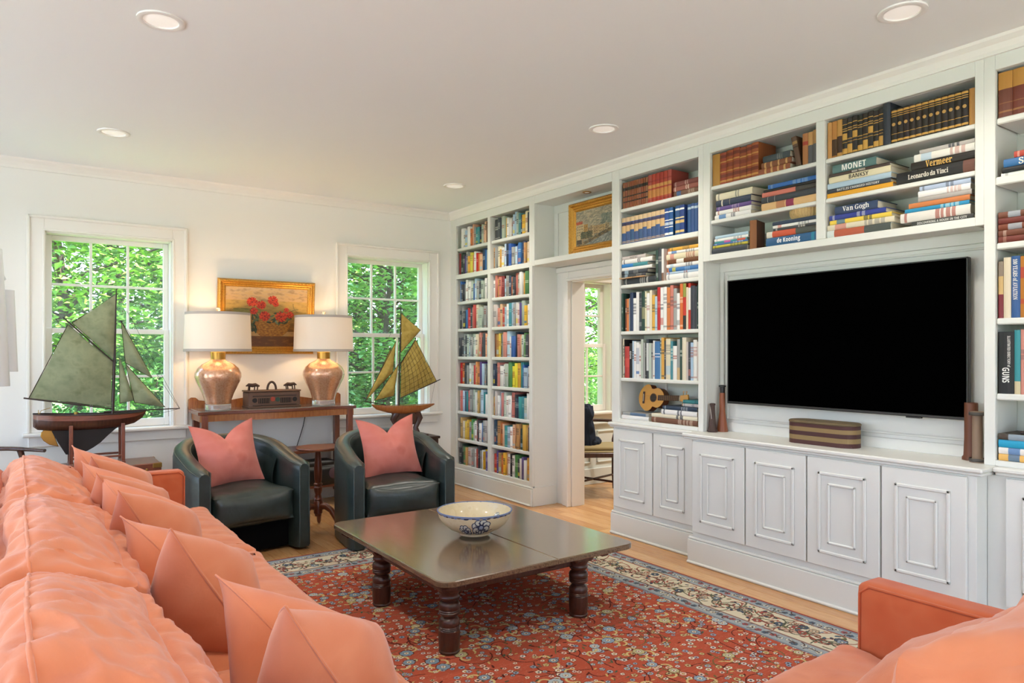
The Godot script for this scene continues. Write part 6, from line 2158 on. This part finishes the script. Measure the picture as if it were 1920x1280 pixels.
func build_far_room() -> void:
	var zf := -5.07
	var w := Vector2(4.03, 4.70)
	var st := mb()
	for s in [[3.80, w.x, 0.0, CEIL], [w.x, w.y, 0.0, 0.665], [w.x, w.y, 1.92, CEIL], [w.y, 7.0, 0.0, CEIL]]:
		span(st, Vector3(s[0], s[2], zf), Vector3(s[1], s[3], zf - 0.2))
	struct(st, "wall_next_room", M.wainscot)
	st = mb()
	span(st, Vector3(7.0, 0, 2.4), Vector3(7.2, CEIL, -5.27))
	struct(st, "wall_next_room_right", M.wainscot)
	sash_window("window_3", w, 0.685, 1.92, zf, 3)
	# panelled wainscot
	var o := setting("trim_3")
	part(spanm(Vector3(3.80, 0, zf), Vector3(6.9, 0.15, zf + 0.02), 0.004), "baseboard", M.wainscot, o)
	part(spanm(Vector3(3.80, 0.565, zf), Vector3(6.9, 0.585, zf + 0.03), 0.005), "dado_cap", M.wainscot, o)
	for k in 5:
		var a := 3.93 + k * 0.58
		for q in [[a, a + 0.5, 0.49, 0.502], [a, a + 0.5, 0.20, 0.212]]:
			part(spanm(Vector3(q[0], q[2], zf), Vector3(q[1], q[3], zf + 0.012), 0.003), "panel_moulding", M.wainscot, o)
		for x in [a, a + 0.488]:
			part(spanm(Vector3(x, 0.20, zf), Vector3(x + 0.012, 0.502, zf + 0.012), 0.003), "panel_moulding", M.wainscot, o)
	part(spanm(Vector3(3.80, CEIL - 0.07, zf), Vector3(6.9, CEIL, zf + 0.05), 0.01), "crown", M.wainscot, o)
	var c := corner_chair("dark wooden corner chair with cane seat seen through the doorway")
	c.position = Vector3(4.16, 0, -4.72)
	c.rotation.y = -0.55
	var cu := thing("seat_pad", "thin tan seat pad on the corner chair in the doorway", "cushion", Vector3(4.20, 0.4022, -4.70), -0.55)
	st = mb(true)
	cushion(st, Vector3(0, 0.016, 0), Vector3(0.36, 0.030, 0.36), 0.014, Vector3(0, 0.008, 0), 0.002, 12, Basis(), 12)
	part(st, "pad", M.cane, cu)
	var jk := thing("navy_jacket", "dark navy cloth draped over the back of the doorway chair", "cloth", Vector3(4.06, 0.40, -4.76), 0.3)
	st = mb(true)
	cushion(st, Vector3(0, 0.19, 0), Vector3(0.10, 0.38, 0.20), 0.045, Vector3(0.02, 0.02, 0.02), 0.02, 14, Basis(Vector3.BACK, 0.10), 18, Vector3(9, 5, 9))
	cushion(st, Vector3(0.07, 0.05, 0.02), Vector3(0.16, 0.09, 0.20), 0.035, Vector3(0.01, 0.01, 0.01), 0.02, 15, Basis(), 16, Vector3(9, 5, 9))
	part(st, "cloth", M.navy_cloth, jk)
	var c2 := c.duplicate()
	c2.name = numbered("corner_chair")
	add_child(c2)
	c2.position = Vector3(-0.28, 0, -5.43)
	c2.rotation.y = -0.2
	c2.set_meta("label", "dark wooden corner chair behind the long sofa at the left edge")

# ---------------------------------------------------------------- small things
func build_small_things() -> void:
	# television
	var t := thing("television", "large flat black television hung in the panelled recess", "television", Vector3(3.515, 1.311, -2.096), -PI / 2)
	part(boxm(Vector3(0, 0, 0), Vector3(1.318, 0.738, 0.030), 0.003), "case", M.black_plastic, t)
	part(boxm(Vector3(0, 0.004, 0.0152), Vector3(1.302, 0.718, 0.002)), "screen", M.screen, t)
	st_frame(t, 1.318, 0.738, 0.006, 0.016)
	part(boxm(Vector3(0, -0.361, 0.016), Vector3(1.31, 0.011, 0.004), 0.001), "chin", M.bezel, t)
	part(boxm(Vector3(0.42, -0.372, 0.006), Vector3(0.07, 0.008, 0.02), 0.002), "sensor", M.bezel, t)
	part(boxm(Vector3(0, 0, -0.027), Vector3(0.5, 0.4, 0.026), 0.002), "wall_mount", M.black_plastic, t)
	# oval striped box
	var b := thing("oval_box", "oval lidded wooden box with brown and tan stripes below the television", "box", Vector3(3.455, 0.7675, -2.105), -PI / 2)
	var ov := func(w: float, d: float) -> PackedVector2Array:
		return rounded(w, d, d * 0.48, 12)
	var fb := Basis(Vector3.RIGHT, PI / 2)
	var stripes := [["4a2622", 0.022], ["8a7248", 0.024], ["43201e", 0.022], ["8a7248", 0.022], ["4a2622", 0.018]]
	var y := 0.0
	for s in stripes:
		part(slabm(ov.call(0.375, 0.145), s[1], Vector3(0, y + s[1] / 2, 0), fb), "stripe", flat_text(s[0]), b)
		y += s[1]
	part(slabm(ov.call(0.380, 0.150), 0.014, Vector3(0, y + 0.007, 0), fb, 0.004), "lid", flat_text("6a5a3c"), b)
	# wooden pipes and turned pieces either side of the television
	var h1 := thing("turned_pipe", "short dark metal pipe at the left end of the worktop", "ornament", Vector3(3.440, 0.7675, -2.818))
	part(lathem(pf([0.0, 0.0, 0.030, 0.0, 0.031, 0.010, 0.025, 0.016, 0.020, 0.06, 0.015, 0.12, 0.014, 0.16, 0.017, 0.162, 0.017, 0.172, 0.010, 0.174, 0.0, 0.168]), 20), "body", M.iron, h1)
	part(tubem([Vector3(-0.018, 0.15, -0.004), Vector3(-0.020, 0.13, 0.002), Vector3(-0.019, 0.08, 0.008)], 0.0025, 5), "key", flat_text("b7aea2"), h1)
	var h2 := thing("wooden_flute", "tall wooden flute with finger holes and black cap, left of television", "ornament", Vector3(3.512, 0.7675, -2.803))
	part(lathem(pf([0.0, 0.0, 0.034, 0.0, 0.034, 0.012, 0.030, 0.030, 0.022, 0.085, 0.018, 0.12, 0.017, 0.235, 0.0, 0.235]), 24), "bell", flat("flute_wood", "8a4a26", 0.4), h2)
	part(lathem(pf([0.015, 0.235, 0.016, 0.27, 0.021, 0.272, 0.021, 0.280, 0.012, 0.283, 0.0, 0.28]), 20), "cap", M.black_plastic, h2)
	for k in 5:
		var yy := 0.062 + k * 0.036
		var rr := 0.0255 if k == 0 else 0.0205 if k == 1 else 0.0185
		part(lathem(pf([0.0, 0.0, 0.004, 0.0, 0.004, 0.0015, 0.0, 0.0015]), 10, Vector3(-rr * 0.92, yy, rr * 0.36), Basis(Vector3(0, 0, 1), Vector3(-0.92, 0, 0.36), Vector3(0.36, 0, 0.92))), "finger_hole", flat_text("5a2c14"), h2)
	var h3 := thing("wooden_pillar", "tall brown wooden cylinder at the right end of the worktop", "ornament", Vector3(3.50, 0.7675, -1.425))
	part(lathem(pf([0.0, 0.0, 0.036, 0.0, 0.036, 0.012, 0.030, 0.02, 0.027, 0.10, 0.027, 0.252, 0.026, 0.256, 0.0, 0.256]), 24), "body", flat("pillar_wood", "6a3d26", 0.5), h3)
	var h4 := thing("rolled_spool", "grey brown wooden spool beside the brown cylinder by the bookcase", "ornament", Vector3(3.445, 0.7675, -1.378))
	part(lathem(pf([0.0, 0.0, 0.030, 0.0, 0.030, 0.012, 0.020, 0.018, 0.020, 0.205, 0.029, 0.212, 0.029, 0.222, 0.0, 0.224]), 24), "body", flat("spool_wood", "8c7560", 0.6), h4)
	for yy in [0.012, 0.214]:
		part(lathem(pf([0.031, yy - 0.008, 0.0325, yy - 0.006, 0.0325, yy + 0.004, 0.031, yy + 0.006]), 24), "rim", flat_text("4c4740"), h4)

	# ukulele
	var u := thing("ukulele", "small ukulele with amber top lying on its side in the bookcase", "ukulele", Vector3(3.515, 0.945, -3.29), -PI / 2)
	u.rotation_degrees = Vector3(-8, -90, 2.0)
	var body := PackedVector2Array()
	for k in 48:
		var a := TAU * k / 48
		var x := cos(a)
		var wd := 0.098 if x < 0.0 else 0.080
		var yy := sin(a) * wd * (1.0 - 0.26 * exp(-pow((x - 0.12) / 0.28, 2.0)))
		body.append(Vector2(x * 0.115 - 0.105, yy))
	part(slabm(body, 0.052, Vector3(0, 0, -0.027), Basis(), 0.0), "sides", M.uke_side, u)
	part(slabm(body, 0.003, Vector3(0, 0, 0.0005)), "top", M.uke_top, u)
	part(lathem(pf([0.0, 0.0, 0.025, 0.0, 0.025, 0.001, 0.0, 0.001]), 28, Vector3(-0.085, 0, 0.0022), Basis(Vector3.RIGHT, PI / 2)), "sound_hole", M.black_plastic, u)
	part(lathem(pf([0.026, 0.0, 0.030, 0.0, 0.030, 0.001, 0.026, 0.001]), 28, Vector3(-0.085, 0, 0.0022), Basis(Vector3.RIGHT, PI / 2)), "rosette", M.fretboard, u)
	part(boxm(Vector3(-0.172, 0, 0.004), Vector3(0.018, 0.082, 0.006), 0.002), "bridge", M.fretboard, u)
	part(boxm(Vector3(-0.172, 0, 0.0075), Vector3(0.003, 0.05, 0.002)), "saddle", flat_text("e6dcc6"), u)
	part(boxm(Vector3(0.065, 0, -0.004), Vector3(0.20, 0.034, 0.016), 0.004), "neck", M.uke_side, u)
	var fb2 := part(boxm(Vector3(0.055, 0, 0.0055), Vector3(0.19, 0.036, 0.004), 0.001), "fretboard", M.fretboard, u)
	for k in 11:
		part(boxm(Vector3(0.145 - k * 0.0165, 0, 0.0078), Vector3(0.0015, 0.034, 0.001)), "fret", M.brass, fb2)
	part(boxm(Vector3(0.151, 0, 0.006), Vector3(0.003, 0.036, 0.006)), "nut", flat_text("e6dcc6"), u)
	part(slabm(pv([0.152, -0.018, 0.215, -0.026, 0.222, 0.0, 0.215, 0.026, 0.152, 0.018]), 0.012, Vector3(0, 0, 0.0), Basis(), 0.002), "headstock", M.uke_top, u)
	for q in [[0.172, 1], [0.197, 1], [0.172, -1], [0.197, -1]]:
		part(tubem([Vector3(q[0], q[1] * 0.018, -0.002), Vector3(q[0], q[1] * 0.034, -0.002)], 0.0025, 6), "peg_shaft", M.brass, u)
		part(boxm(Vector3(q[0], q[1] * 0.041, -0.002), Vector3(0.013, 0.015, 0.006), 0.003), "peg_button", flat_text("c9a27a"), u)
	for k in 4:
		part(tubem([Vector3(-0.17, -0.013 + k * 0.0087, 0.009), Vector3(0.151, -0.010 + k * 0.0067, 0.0095)], 0.0005, 4), "string", flat_text("8a6a48"), u)

	# basket
	var bs := thing("round_basket", "small round pale wicker basket on the books above the television", "basket", Vector3(3.51, 1.9685, -2.225))
	part(lathem(pf([0.0, 0.0, 0.075, 0.0, 0.092, 0.020, 0.096, 0.040, 0.092, 0.062, 0.088, 0.064, 0.090, 0.040, 0.070, 0.008, 0.0, 0.006]), 40), "weave", M.wicker, bs)
	for k in 40:
		var a := TAU * k / 40
		var d := Vector3(cos(a), 0, sin(a))
		part(tubem([d * 0.078 + Vector3(0, 0.004, 0), d * 0.0945 + Vector3(0, 0.022, 0), d * 0.0975 + Vector3(0, 0.042, 0), d * 0.0935 + Vector3(0, 0.063, 0)], 0.0028, 5), "stake", M.wicker, bs)
	# gilt picture in the niche, leaning back
	var p := thing("canal_painting", "gilt framed painting of canal side houses in the niche above doorway", "painting", Vector3(3.545, 2.198, -3.975), -PI / 2)
	p.rotation.x = 0.0
	gilt_frame(p, 0.60, 0.405, 0.070, 0.045, canal_canvas())
	# niche downlight
	var nl := thing("niche_light", "small round brass rimmed light in the niche ceiling above the picture", "ceiling light", Vector3(3.48, 2.4465, -4.02))
	part(lathem(pf([0.034, 0.0, 0.034, -0.004, 0.026, -0.006, 0.022, -0.001]), 24), "trim_ring", M.brass, nl)
	part(lathem(pf([0.022, -0.001, 0.0, -0.003]), 20), "lens", M.lens, nl)
	# standing lamp with tall white shades at the left edge
	var fl := thing("floor_lamp", "white standing lamp with two tall tapered shades at the left edge", "floor lamp", Vector3(-0.16, 0, -4.75))
	part(lathem(pf([0.0, 0.0, 0.13, 0.0, 0.13, 0.012, 0.03, 0.022, 0.0, 0.024]), 32), "base", M.white_enamel, fl)
	part(tubem([Vector3(0, 0.02, 0), Vector3(0, 1.93, 0)], 0.010, 8), "pole", M.white_enamel, fl)
	part(tubem([Vector3(0, 1.70, 0), Vector3(0.06, 1.72, -0.10), Vector3(0.09, 1.66, -0.16)], 0.007, 8), "branch", M.white_enamel, fl)
	part(lathem(pf([0.115, 1.065, 0.098, 1.45, 0.080, 1.81, 0.079, 1.81, 0.097, 1.45, 0.113, 1.066]), 36), "shade", M.white_enamel, fl)
	var s2 := part(lathem(pf([0.062, 1.14, 0.045, 1.60, 0.0, 1.605]), 28), "shade", M.white_enamel, fl)
	s2.position = Vector3(0.088, 0, -0.16)
	# ornament on the end bookcase's lowest pile
	var od := thing("carved_animal", "small dark carved animal lying on books at right edge", "ornament", Vector3(3.49, 0.9055, -1.11))
	var an := mb(true)
	tube(an, [Vector3(0, 0.02, -0.09), Vector3(0, 0.03, -0.05), Vector3(0, 0.028, 0.0), Vector3(0, 0.032, 0.05), Vector3(0, 0.022, 0.09)], [0.012, 0.028, 0.024, 0.03, 0.012], 10)
	part(an, "body", M.wicker, od)
	part(boxm(Vector3(0, 0.006, 0), Vector3(0.08, 0.012, 0.22), 0.003), "base", M.dark_wood, od)

func st_frame(o: Node, w: float, h: float, f: float, z: float) -> void:
	for q in [[0, h / 2 - f / 2, w, f], [-w / 2 + f / 2, 0, f, h], [w / 2 - f / 2, 0, f, h]]:
		part(boxm(Vector3(q[0], q[1], z), Vector3(q[2], q[3], 0.004), 0.001), "bezel", M.bezel, o)

# ---------------------------------------------------------------- garden
func leaves(clusters: Array, count: int, size: float, tones: Array, g: RandomNumberGenerator, flatness: float) -> ArrayMesh:
	var vs := PackedVector3Array()
	var ns := PackedVector3Array()
	var cs := PackedColorArray()
	var per := int(count / float(clusters.size()))
	for c in clusters:
		var at: Vector3 = c[0]
		var rad: Vector3 = c[1]
		for i in per:
			var d := Vector3(g.randfn(), g.randfn(), g.randfn()).normalized() * pow(g.randf(), 0.45)
			var p := at + d * rad
			var n := Vector3(g.randfn() * (1.0 - flatness), 1.0, g.randfn() * (1.0 - flatness)).normalized()
			var a := g.randf() * TAU
			var e := (Vector3(cos(a), 0, sin(a)) - n * n.dot(Vector3(cos(a), 0, sin(a)))).normalized()
			var f := n.cross(e)
			var s := size * g.randf_range(0.65, 1.3)
			var base := p - e * s * 0.5
			var tip := p + e * s * 0.5 - n * s * 0.14
			var l := p + f * s * 0.27 + n * s * 0.07
			var r := p - f * s * 0.27 + n * s * 0.07
			var col: Color = lin(Color(tones[g.randi() % tones.size()]))
			for t in [[base, tip, l], [base, r, tip]]:
				var nn: Vector3 = (t[1] - t[0]).cross(t[2] - t[0]).normalized()
				for v in t:
					vs.append(v)
					ns.append(-nn)
					cs.append(col)
	var ar := []
	ar.resize(Mesh.ARRAY_MAX)
	ar[Mesh.ARRAY_VERTEX] = vs
	ar[Mesh.ARRAY_NORMAL] = ns
	ar[Mesh.ARRAY_COLOR] = cs
	var m := ArrayMesh.new()
	m.add_surface_from_arrays(Mesh.PRIMITIVE_TRIANGLES, ar)
	return m

func tree(called: String, label: String, at: Vector3, h: float, spread: float, low: float, count: int, size: float, tones: Array, sd: int, flatness: float, trunk_r: float) -> void:
	var g := RandomNumberGenerator.new()
	g.seed = sd
	var o := thing(called, label, "tree" if h > 2.0 else "shrub", at, 0.0, "trees and shrubs outside the windows")
	var bend := Vector3(g.randf_range(-0.4, 0.4), 0, g.randf_range(-0.4, 0.4))
	part(tubem([Vector3(0, -0.3, 0), bend * 0.3 + Vector3(0, h * 0.3, 0), bend * 0.8 + Vector3(0, h * 0.65, 0), bend + Vector3(0, h * 0.95, 0)], [trunk_r, trunk_r * 0.8, trunk_r * 0.5, trunk_r * 0.15], 8), "trunk", M.bark, o)
	var cl := []
	var n := int(10 + h * 4)
	for i in n:
		var y := lerpf(low, h, (i + g.randf()) / n)
		var a := i * 2.4 + g.randf()
		var reach: float = spread * (0.45 + 0.55 * sin(PI * clampf((y - low) / (h - low) * 0.85 + 0.12, 0, 1))) * g.randf_range(0.6, 1.05)
		var tip := Vector3(cos(a) * reach, y, sin(a) * reach) + bend * (y / h)
		var from := bend * (y / h) + Vector3(0, y - reach * 0.35, 0)
		part(tubem([from, from.lerp(tip, 0.55) + Vector3(0, reach * 0.06, 0), tip], [trunk_r * 0.28, trunk_r * 0.16, trunk_r * 0.05], 5), "branch", M.bark, o)
		var sz := spread * g.randf_range(0.26, 0.42)
		cl.append([tip, Vector3(sz * 1.25, sz * (0.75 - 0.4 * flatness), sz * 1.25)])
		cl.append([from.lerp(tip, 0.6), Vector3(sz, sz * 0.6, sz)])
	var lf := mpart(leaves(cl, count, size, tones, g, flatness), "leaves", M.leaf, o)
	lf.set_meta("kind", "stuff")

func build_garden() -> void:
	struct(spanm(Vector3(-60, -0.5, 40), Vector3(60, -0.42, -70)), "ground", M.lawn)
	# pale paving added out of view, left and back, to bounce light indoors
	struct(spanm(Vector3(-16, -0.42, 16), Vector3(-2.4, -0.12, -6.3)), "added_terrace", M.added_terrace)
	struct(spanm(Vector3(-2.4, -0.42, 16), Vector3(12, -0.12, 2.6)), "added_terrace_back", M.added_terrace)
	var A := ["6f9a3a", "86b049", "9cc257", "5f8a33", "a9cc66"]
	var B := ["4f7f3a", "64974a", "79ab58", "3f6d31"]
	var C := ["2c4a2c", "38592f", "45693a", "24402a"]
	var D := ["7fae5e", "93bd70", "a8cc86", "6b9c50"]
	# seen through the left window
	tree("maple_tree", "bright green maple filling the upper left window", Vector3(0.6, -0.42, -9.6), 5.2, 1.9, 1.5, 11000, 0.10, A, 101, 0.6, 0.09)
	tree("maple_tree", "bright maple on the left behind the green-sailed yacht", Vector3(-1.6, -0.42, -11.2), 6.0, 2.3, 1.4, 11000, 0.11, A, 102, 0.6, 0.12)
	tree("maple_tree", "maple to the right behind the left window's last panes", Vector3(2.2, -0.42, -11.5), 6.0, 2.2, 1.2, 11000, 0.11, D, 103, 0.6, 0.11)
	tree("leafy_shrub", "low leafy shrub below the left window", Vector3(0.9, -0.42, -8.6), 1.5, 0.9, 0.2, 5000, 0.08, B, 104, 0.3, 0.03)
	tree("leafy_shrub", "low shrub behind the larger yacht's jibs", Vector3(2.0, -0.42, -9.6), 1.9, 1.1, 0.2, 6000, 0.08, B, 105, 0.3, 0.03)
	# seen through the right window
	tree("dogwood_tree", "dogwood with layered pale leaves in the right window", Vector3(4.0, -0.42, -9.0), 4.2, 1.5, 1.0, 9000, 0.115, D, 106, 0.8, 0.06)
	tree("maple_tree", "maple behind the dogwood in the right window", Vector3(5.4, -0.42, -11.8), 6.2, 2.2, 1.0, 11000, 0.11, A, 107, 0.6, 0.13)
	tree("evergreen_tree", "dark evergreen deep behind the right window", Vector3(6.8, -0.42, -13.5), 7.5, 2.4, 0.6, 11000, 0.11, C, 108, 0.2, 0.16)
	tree("leafy_shrub", "dense shrub at the foot of the right window", Vector3(4.2, -0.42, -8.4), 1.4, 0.9, 0.2, 6000, 0.08, B, 109, 0.3, 0.03)
	# seen through the doorway window
	tree("dogwood_tree", "branching tree outside the doorway room's window", Vector3(6.6, -0.42, -8.6), 4.6, 1.7, 1.1, 10000, 0.10, A, 110, 0.6, 0.07)
	tree("leafy_shrub", "bright shrub outside the doorway room's window", Vector3(6.4, -0.42, -7.6), 1.5, 0.8, 0.2, 5000, 0.07, D, 111, 0.3, 0.03)
	tree("maple_tree", "maple far behind the doorway room's window", Vector3(9.4, -0.42, -12.0), 6.4, 2.6, 0.8, 10000, 0.11, B, 112, 0.5, 0.13)
	# the wood behind
	var k := 0
	for q in [[-4.5, -14.5], [-1.2, -16.0], [1.6, -15.4], [4.2, -17.0], [7.4, -17.5], [10.5, -16.5], [13.5, -15.0], [3.0, -14.0]]:
		tree("wood_tree", ["wood tree far behind at the extreme left of the left window", "wood tree far behind in the left window's left panes", "wood tree far behind in the left window's right panes", "wood tree far behind at the left side of the right window", "wood tree far behind at the middle of the right window", "wood tree far behind at the right side of the right window", "wood tree far behind the doorway room", "wood tree between both windows far behind"][k], Vector3(q[0], -0.42, q[1]), 8.5, 2.2, 0.3, 10000, 0.15, [B, A, B, C, B, C, B, A][k], 120 + k, 0.3, 0.18)
		k += 1
